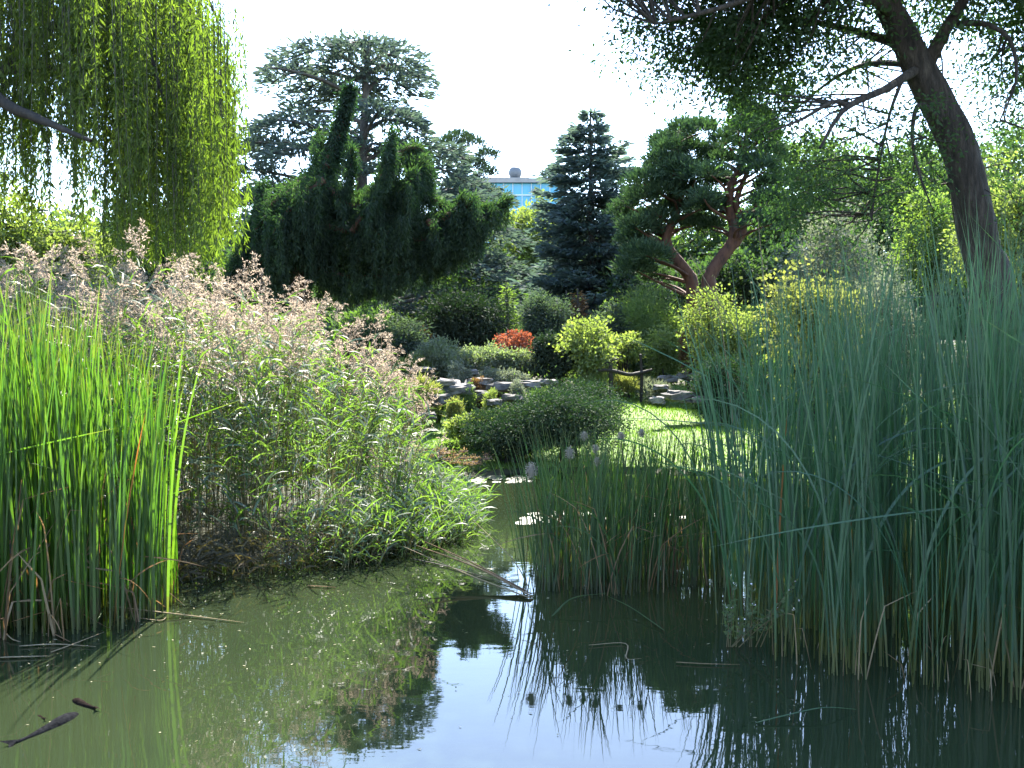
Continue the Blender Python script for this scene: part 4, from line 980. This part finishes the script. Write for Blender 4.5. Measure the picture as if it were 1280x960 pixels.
broadleaf('broadleaf_tree', 'sunlit yellow green hedge tree under the willow at far left', 'yg', 24, [E(20, 300, 50, 60, 24), E(70, 320, 45, 55, 24), E(-40, 290, 60, 60, 24), E(110, 325, 40, 60, 24), E(30, 360, 90, 60, 24)], 330, 80, .42, .12, .075, [(30, 280), (30, 400)], cat='hedge tree')
broadleaf('broadleaf_tree', 'dark shady tree behind the willow curtain', 'deep', 33, [E(190, 310, 60, 45, 33), E(240, 340, 60, 45, 33), E(150, 330, 50, 50, 33)], 190, 60, .7, .2, .11, [(200, 300), (200, 390)])
broadleaf('broadleaf_tree', 'shady green tree behind the two twisted pines', 'green', 47, [E(830, 330, 60, 45, 47), E(900, 320, 60, 50, 47), E(780, 350, 50, 40, 47), E(870, 290, 50, 50, 47)], 230, 60, .8, .24, .13, [(850, 300), (850, 380)])
broadleaf('broadleaf_tree', 'deep green tree beneath the airy forked pine', 'deep', 38, [E(930, 350, 50, 40, 38), E(800, 365, 50, 30, 38), E(980, 360, 50, 40, 38), E(870, 360, 50, 30, 38)], 200, 60, .6, .2, .11, [(930, 330), (930, 390)])

broadleaf('broadleaf_tree', 'dark green tree glimpsed under the right slope of the cedar', 'deep', 52, [E(520, 360, 60, 40, 52), E(580, 370, 60, 40, 52), E(460, 360, 60, 40, 52), E(620, 385, 40, 30, 52)], 300, 70, .85, .26, .14, [(530, 340), (530, 400)])
broadleaf('broadleaf_tree', 'pale green tree low between the cedar slope and the blue fir', 'green', 48, [E(600, 350, 45, 40, 48), E(640, 385, 40, 30, 48), E(560, 390, 50, 25, 48)], 160, 70, .7, .2, .11, [(600, 330), (600, 400)])

broadleaf('broadleaf_tree', 'tall mid green tree behind the silvery bush', 'green', 43, [E(1040, 245, 60, 60, 43), E(1090, 290, 60, 55, 43), E(1000, 285, 50, 50, 43), E(1150, 250, 55, 60, 43)], 300, 75, .75, .2, .11, [(1050, 240), (1050, 370)])
broadleaf('broadleaf_tree', 'green tree behind the yellowish one at the right frame edge', 'green', 47, [E(1235, 230, 55, 60, 47), E(1290, 220, 60, 70, 47), E(1260, 300, 80, 60, 47)], 240, 75, .8, .22, .12, [(1260, 220), (1260, 370)])

# far wood closing the view
mb = MB(); ells = []
for k in range(60):
    a = R(-40 + 80 * k / 59); dist = U(85, 120); hgt = U(8, 11)
    x, y = dist * math.sin(a), dist * math.cos(a)
    ells.append((np.array([x, y, gz(x, y) + hgt * .45]), np.array([5.5, 5, hgt * .62])))
cloud(mb, ells, 3600, 48, 1.6, .8, .5, .1, .4, .5, .8)
mbT = mb
for c, rr in ells[::2]: tube(mbT, np.array([[c[0], c[1], gz(c[0], c[1]) - .2], c]), [.3, .15], 6, 1)
setting('far_wood', mb, [M['deep'], M['bark']], 'stuff', 'dark belt of distant trees closing the view', 'wood')


# ------------------------------------------------------------------ shrubs
def shrub(name, label, mat, px, top, hw, d, L, Wd, cov=2.2, cat='shrub', lobes=4, group=None, base_py=None, asp=1.0, hollow=.72, flat=.8, cl=.24, droop=.1, out=.6, bark='bark', lift=0.0, depth=1.0):
    s = d / F; c0 = W(px, top, d); x = c0[0]; g = gz(x, d)
    H = c0[2] - g; rx = hw * s
    cz = g + H * (.5 + lift * .5); rz = H * .5 * (1 - lift)
    ells = [(np.array([x, d, cz]), np.array([rx * .74, rx * .74 * depth, rz * .86]))]
    for k in range(lobes + 3):
        a = U(-PI, PI); q = U(.4, .78); f = U(.25, .5)
        ells.append((np.array([x + math.cos(a) * rx * q, d + math.sin(a) * rx * q * depth, cz + U(-.3, .48) * rz]), np.array([rx * f, rx * f * depth, rz * f * 1.1])))
    area = 4 * PI * (rx * rx * depth + 2 * rx * rz) / 3
    n = int(np.clip(1.35 * cov * area / (L * Wd * .5), 1500, 30000)); per = 34; nc = max(30, n // per)
    t = thing(name, label, cat, (x, d, g), group); mb = MB()
    C = cloud(mb, ells, nc, per, max(cl * min(rx, rz) * 1.2, .07), L, Wd, droop, out, hollow, flat, keep=lambda c: c[:, 2] > g + .02)
    part('foliage', mb, M[mat], t)
    mb = MB()
    for c in C[:: max(1, len(C) // 9)]:
        b0 = np.array([x + NRM(.12 * rx), d + NRM(.12 * rx), g - .05]); tube(mb, smooth_line([b0, (b0 + c) / 2 + np.array([0, 0, .1 * H]), c], 7), [.018 + .012 * H, .006], 5)
    part('stems', mb, M[bark], t)
    return t


shrub('yew_shrub', 'black green upright yew with stepped outline behind the rockery', 'yew_dark', 578, 358, 48, 30, .13, .05, 2.8, lobes=7, cl=.3)
shrub('conifer_shrub', 'rounded grey green dwarf conifer with cloud-like pads behind the red maple', 'blue_green', 682, 360, 28, 32, .12, .04, 2.6, lobes=6, cl=.35, flat=.6)
shrub('maple_shrub', 'small scarlet japanese maple glowing between dark shrubs', 'red', 643, 407, 22, 27, .10, .055, .9, 'maple', 5, cl=.3, flat=.4)
shrub('round_shrub', 'rounded grey green shrub at the left end of the clipped row', 'grey_green', 550, 420, 27, 25.5, .075, .042, 2.6)
shrub('low_shrub', 'wide low grey leaved shrub along the back of the rockery', 'grey_green', 612, 432, 46, 26, .075, .042, 2.6, lobes=6, depth=.6)
shrub('low_shrub', 'grey leaved mound joining the low row to the dark dome', 'grey_green', 650, 438, 24, 26, .075, .042, 2.6)
shrub('dome_shrub', 'very dark dome shaped shrub left of the acer', 'yew_dark', 692, 415, 27, 25.5, .09, .045, 3.2)
shrub('acer_shrub', 'spreading yellow green acer overhanging the fence', 'yg', 735, 396, 40, 25, .10, .065, 1.5, cl=.3, flat=.45, lobes=7, lift=.1)
shrub('acer_shrub', 'small green acer branch right behind the left fence post', 'yg', 780, 410, 22, 26.2, .10, .06, 1.3, cl=.3, flat=.4, lobes=4, lift=.35)
shrub('feathery_shrub', 'pale feathery rounded bush behind the fence', 'lime', 815, 360, 46, 31, .13, .03, 2.6, lobes=7, out=1.0, droop=-.2)
shrub('leafy_shrub', 'fresh green leafy shrub over the right fence post', 'yg', 828, 406, 26, 27, .10, .06, 1.8, lobes=5, lift=.15)
shrub('tall_shrub', 'tall loose yellow green shrub in front of the twisted pines', 'yg', 905, 352, 48, 24.5, .09, .055, 1.1, lobes=9, cl=.22, hollow=.3)
shrub('rust_shrub', 'reddish tinted shrub between the feathery bush and tall loose shrub', 'rust', 868, 395, 16, 26, .09, .05, 1.6)
shrub('gold_maple', 'golden yellow maple rising behind the bulrushes', 'gold', 1010, 330, 58, 20, .10, .075, 1.2, 'maple', 8, cl=.26, flat=.45, hollow=.4, lift=.1)
shrub('silver_bush', 'large rounded silvery green bush behind the golden maple', 'silver', 1042, 244, 76, 27, .11, .055, 2.9, lobes=9, cl=.2)
shrub('variegated_shrub', 'white variegated upright shrub seen through the bulrush tops', 'silver', 1112, 335, 36, 21, .09, .05, 1.4, lobes=6, cl=.25)
shrub('mound_shrub', 'dark mounded shrub with light top at the right edge of the lawn', 'yew', 905, 447, 38, 21.5, .07, .035, 2.6, lobes=5)
shrub('mound_shrub', 'low green mound half hidden behind the bulrush tops', 'green', 985, 440, 40, 23, .08, .045, 2.2)
shrub('fern_shrub', 'grey green feathery shrub under the weeping arms', 'blue_green', 500, 392, 38, 28, .14, .045, 2.2, flat=.4, droop=.3)
shrub('fern_shrub', 'shaded dark shrub at the foot of the weeping conifer', 'deep', 455, 398, 36, 26.5, .13, .05, 2.2)
shrub('hedge_shrub', 'yellow green clipped mound left of the round grey shrub', 'yg', 515, 443, 20, 25, .06, .035, 2.6)
shrub('blush_shrub', 'pinkish tinted twiggy shrub between the fern and the yew', 'rust', 533, 398, 12, 29, .10, .05, 1.2)
shrub('white_shrub', 'small pale leaved shrub on the rocks below the round grey shrub', 'silver', 573, 450, 15, 23.6, .06, .03, 2.2)
shrub('mat_shrub', 'flat silvery mat of foliage spilling over the rocks', 'silver', 625, 461, 42, 24.2, .06, .03, 2.2, depth=.4)
shrub('grass_shrub', 'yellow tinged leafy clump at the left end of the rockery', 'gold', 527, 470, 24, 20.8, .14, .025, 1.6, droop=-.5, out=.4)
shrub('grass_shrub', 'green strappy clump among the lower rocks', 'lime', 505, 478, 18, 20.3, .16, .025, 1.6, droop=-.5, out=.4)
shrub('ivy_shrub', 'bright speckled ground cover shrub beside the dark juniper', 'yg', 592, 512, 40, 18.4, .065, .042, 1.8, lobes=6, depth=.7)
shrub('ivy_shrub', 'trailing leafy shrub spilling down to the lily pads', 'lime', 556, 552, 22, 17.2, .06, .04, 1.6, lobes=5, depth=.6)
shrub('grassy_plant', 'pale fountain of grassy leaves below the fence rail', 'yg', 745, 465, 20, 24.5, .2, .02, 1.4, droop=-.6, out=.5)
shrub('grassy_plant', 'bleached grassy tuft at the foot of the right fence post', 'silver', 815, 476, 20, 24.8, .2, .02, 1.2, droop=-.6, out=.5)
shrub('grassy_plant', 'bright grassy tuft between the two fence posts', 'gold', 783, 470, 16, 25, .2, .02, 1.3, droop=-.6, out=.5)
shrub('bushy_shrub', 'shaded leafy shrub behind the fence between acer and leafy shrub', 'green', 795, 430, 26, 28, .1, .05, 2.0)
shrub('bushy_shrub', 'mid green shrub below the twisted pine trunks', 'green', 760, 378, 30, 33, .13, .06, 2.2)
shrub('bushy_shrub', 'grey leaved bush left of the feathery bush', 'blue_green', 765, 375, 24, 31, .13, .05, 2.0)
shrub('bushy_shrub', 'sprawling green bush under the blue fir skirt', 'green', 660, 400, 40, 35, .14, .07, 2.0)
shrub('bushy_shrub', 'dull green bush in the dip behind the weeping arms', 'green', 455, 380, 46, 33, .15, .07, 2.0)
shrub('bushy_shrub', 'pale bush glimpsed through the tall loose shrub', 'lime', 940, 380, 40, 29, .12, .06, 1.8)

for px, top_, hw, dd, mt, lab in ((585, 478, 9, 21.3, 'lime', 'little green tuft between the broad layered rock and its neighbour'), (612, 486, 10, 21.0, 'yg', 'little yellow green tuft in front of the middle rock'), (645, 474, 11, 21.6, 'silver', 'small silvery tuft on the wide dark ledge'),
                              (568, 492, 9, 20.2, 'gold', 'yellow tuft against the broad layered rock'), (670, 484, 12, 20.6, 'green', 'small green cushion right of the ledge rocks'), (548, 486, 9, 21.2, 'green', 'small green cushion at the left of the stacked rocks'), (600, 470, 10, 22.6, 'rust', 'brownish cushion on the flat ledge stone')):
    shrub('cushion_plant', lab, mt, px, top_, hw, dd, .05, .02, 2.0, 'plant', 3, droop=-.2)

# big spreading juniper by the water
t = shrub('juniper', 'large spreading dark juniper overhanging the water with lit top', 'yew', 708, 474, 74, 17.6, .06, .026, 3.2, 'juniper', 12, cl=.34, flat=.32, droop=.1, hollow=.62)
t = shrub('juniper', 'lower left skirt of juniper beside the speckled ground cover', 'yew', 632, 506, 52, 17.3, .06, .026, 3.2, 'juniper', 10, cl=.34, flat=.32, hollow=.62)
# sedum heads at the water edge
for (px, py, dd, lab) in ((590, 594, 16.2, 'brown flat-topped sedum nearest the lily pads'), (562, 578, 16.6, 'brown sedum clump up the bank left of the juniper shadow'), (545, 570, 16.8, 'pinkish brown sedum behind the reed fringe')):
    c = W(px, py, dd); g = gz(c[0], dd); t = thing('sedum', lab, 'plant', (c[0], dd, g), 'sedums on the bank'); mb = MB(); mh = MB()
    for k in range(10):
        mh = MB(); b0 = np.array([c[0] + NRM(.1), dd + NRM(.1), g - .02]); tp = np.array([c[0] + NRM(.2), dd + NRM(.15), g + U(.18, .34)]); tube(mb, np.array([b0, (b0 + tp) / 2, tp]), [.005, .004], 4)
        q = 40; leaves(mh, tp + NRM(.055, (q, 3)) * np.array([1, 1, .4]), rand_dir(q, 0), .04, .025)
        tube(mh, np.array([tp - [0, 0, .02], tp, tp + [0, 0, .012]]), [.03, .06, .03], 9); part('flower_head', mh, M['sedum'], t)
        q = 9; leaves(mb, (b0 + tp) / 2 + NRM(.05, (q, 3)), rand_dir(q, -.3), .06, .03)
    part('stems', mb, M['under'], t)


# ------------------------------------------------------------------ rocks
def rock(label, px, py, d, wpx, hpx, mat='rock', group='rocks of the rockery', depth=.8):
    s = d / F; wpx *= .85; hpx *= .8; c = W(px, py, d); a = wpx * s / 2; h = hpx * s; g = gz(c[0], d); base = min(c[2], g + .1)
    n1, n2 = 12, 8; th = np.linspace(0, 2 * PI, n1, endpoint=False); ph = np.linspace(-.5 * PI, .5 * PI, n2)
    ph1 = U(0, 6, 6)
    T, Pp = np.meshgrid(th, ph); X = np.cos(T) * np.cos(Pp); Y = np.sin(T) * np.cos(Pp); Z = np.sin(Pp)
    q = lambda v: np.sign(v) * np.abs(v) ** .6
    nz = 1 + .22 * np.sin(3 * X * 2 + ph1[0]) * np.sin(2.3 * Y * 2 + ph1[1]) + .10 * np.sin(5 * Z + 4 * X + ph1[2]) + .09 * rng.normal(size=X.shape)
    nz[0] = nz[0].mean(); nz[-1] = nz[-1].mean()
    V = np.stack([q(X) * a * nz, q(Y) * a * depth * nz, q(Z) * h * .55 * nz], -1) + np.array([c[0], d, c[2] if c[2] > base else base])
    i = np.arange(n2 - 1)[:, None] * n1; j = np.arange(n1)[None]
    mb = MB(); mb.add(V.reshape(-1, 3), np.stack([i + j, i + (j + 1) % n1, i + n1 + (j + 1) % n1, i + n1 + j], -1).reshape(-1, 4), .5, .5, 0, False)
    single('rock', mb, M[mat], label, 'rock', (c[0], d, c[2]), group)


for px, py, d, w_, h_, mt, lb in [(552, 500, 20.6, 30, 16, 'rock_dark', 'dark squarish rock lowest in the rockery'), (578, 487, 21.4, 36, 15, 'rock', 'broad layered rock above the dark squarish one'), (603, 494, 21.6, 30, 14, 'rock_dark', 'dark rock in the middle of the rockery'),
                              (560, 478, 22.4, 34, 10, 'rock', 'flat pale rock in the upper left of the rockery'), (598, 477, 22.8, 36, 10, 'rock', 'flat ledge stone below the silvery mat'), (630, 484, 22.2, 44, 14, 'rock_dark', 'wide dark ledge rock under the silvery mat'),
                              (660, 480, 22.6, 36, 10, 'rock', 'pale ledge stone at the right of the rockery'), (684, 477, 22.9, 28, 7, 'rock', 'white flat stone just above the juniper top'), (527, 462, 23.8, 34, 8, 'rock_dark', 'thin dark stone left of the pale leaved shrub'),
                              (590, 466, 24.0, 22, 9, 'rock_dark', 'small dark stone touching the silvery mat'), (535, 520, 19.8, 26, 10, 'rock_dark', 'half buried stone on the lawn edge'), (500, 545, 19.0, 26, 9, 'rock_dark', 'brownish stone beside the reeds'),
                              (640, 497, 21.2, 30, 10, 'rock_dark', 'low stone just left of the juniper top'), (618, 503, 20.6, 24, 9, 'rock_dark', 'small stone in front of the ledge rocks')]:
    rock(lb, px, py, d, w_, h_, mt)
for px, py, d, w_, h_, mt, lb in [(850, 496, 21.5, 46, 16, 'rock_dark', 'large dark boulder lying on the lawn'), (822, 500, 21.2, 22, 10, 'rock', 'pale small stone left of the lawn boulder'), (874, 500, 21.2, 24, 10, 'rock_dark', 'small stone right of the lawn boulder'),
                              (835, 474, 25.5, 30, 10, 'rock', 'pale stone beyond the lawn boulder'), (862, 470, 26, 34, 11, 'rock', 'pale rock behind the lawn near the tall loose shrub'), (826, 484, 24.3, 24, 7, 'rock', 'low light stone at the lawn edge by the bleached tuft')]:
    rock(lb, px, py, d, w_, h_, mt, 'stones on and round the lawn')

# ------------------------------------------------------------------ rustic rail fence
a = W(763, 486, 24.2); b = W(801, 484, 24.6); ga, gb = gz(a[0], a[1]), gz(b[0], b[1])
t = thing('rail_fence', 'dark rustic fence of two posts and a sagging log rail', 'fence', (a[0], a[1], ga))
for p, g, top, r in ((a, ga, 450, .055), (b, gb, 443, .042)):
    tp = W(763 if p is a else 801, top, p[1]); mb = MB()
    ln = smooth_line([np.array([p[0], p[1], g - .2]), np.array([p[0] + .02, p[1], (g + tp[2]) / 2]), np.array([p[0] - .01, p[1], tp[2]])], 10); tube(mb, ln, [r * 1.1, r * .9], 8, 0, .12); tube(mb, np.array([ln[-1], ln[-1] + [0, 0, .015]]), [r * .9, .002], 8); part('post', mb, M['wood_dark'], t)
mb = MB(); tube(mb, smooth_line([W(748, 463, 24.12), W(763, 463, 24.14), W(785, 468, 24.3), W(800, 466, 24.5), W(815, 462, 24.6)], 20), [.035, .045, .05, .045, .03], 8, 0, .12); part('rail', mb, M['wood_dark'], t)
mb = MB(); tube(mb, smooth_line([W(754, 456, 24.2), W(763, 451, 24.2), W(776, 448, 24.2)], 10), [.02, .03, .012], 6, 0, .1); part('stub', mb, M['wood_dark'], t)

# ------------------------------------------------------------------ glass building behind
d = 150.0; s = d / F
p0, p1 = W(560, 240, d), W(706, 262, d); g = 2.0
t = thing('office_building', 'blue glass office block with pale roof band and a round radar dome', 'building', (p0[0], d, g))


def box(mb, lo, hi, mat=0):
    lo, hi = np.array(lo, float), np.array(hi, float); V = np.array([[x, y, z] for x in (lo[0], hi[0]) for y in (lo[1], hi[1]) for z in (lo[2], hi[2])])
    mb.add(V, [[0, 1, 3, 2], [4, 6, 7, 5], [0, 4, 5, 1], [2, 3, 7, 6], [0, 2, 6, 4], [1, 5, 7, 3]], .5, .5, mat)


M['glass'] = rough_mat('facade_glass', (0.07, 0.50, 0.85), (0.14, 0.66, 0.98), .25, (1, 1, .3), 0, .12)
M['mullion'] = flat_mat('mullion', (.45, .55, .6), .5); M['concrete'] = rough_mat('concrete', (.45, .42, .42), (.62, .6, .6), .8, bump=.1); M['dome'] = flat_mat('dome_skin', (.10, .115, .135), .6)
xl, xr = p0[0], p1[0]; zt = W(640, 229, d)[2]
mb = MB(); box(mb, (xl, d, g), (xr, d + 25, zt)); part('facade', mb, M['glass'], t)
for zz in (W(640, 244, d)[2], W(640, 262, d)[2], W(640, 280, d)[2]):
    mb = MB(); box(mb, (xl - .1, d - .22, zz - .12), (xr + .1, d - .02, zz + .12)); part('floor_band', mb, M['mullion'], t)
mb = MB(); x = xl
while x < xr:
    box(mb, (x - .06, d - .18, g), (x + .06, d - .01, zt - .02)); x += 1.5
part('mullions', mb, M['mullion'], t)
mb = MB(); box(mb, (xl - .8, d - .8, zt), (xr + .8, d + 26, zt + .7)); part('roof', mb, M['concrete'], t)
mb = MB(); box(mb, (W(600, 0, d)[0], d + 5, zt + .7), (W(662, 0, d)[0], d + 18, zt + 1.9)); part('roof_house', mb, M['dome'], t)
mb = MB(); c = W(644, 216, d + 8); rr = 1.15; th = np.linspace(0, 2 * PI, 20, endpoint=False); ph = np.linspace(-PI / 2, PI / 2, 12); T, Pp = np.meshgrid(th, ph)
V = np.stack([np.cos(T) * np.cos(Pp), np.sin(T) * np.cos(Pp), np.sin(Pp)], -1) * rr + c; i = np.arange(11)[:, None] * 20; j = np.arange(20)[None]
mb.add(V.reshape(-1, 3), np.stack([i + j, i + (j + 1) % 20, i + 20 + (j + 1) % 20, i + 20 + j], -1).reshape(-1, 4), .5, .5, 0, True)
tube(mb, np.array([[c[0], c[1], zt + 1.7], [c[0], c[1], c[2] - .9]]), [.35, .3], 8)
part('radar_dome', mb, M['dome'], t)
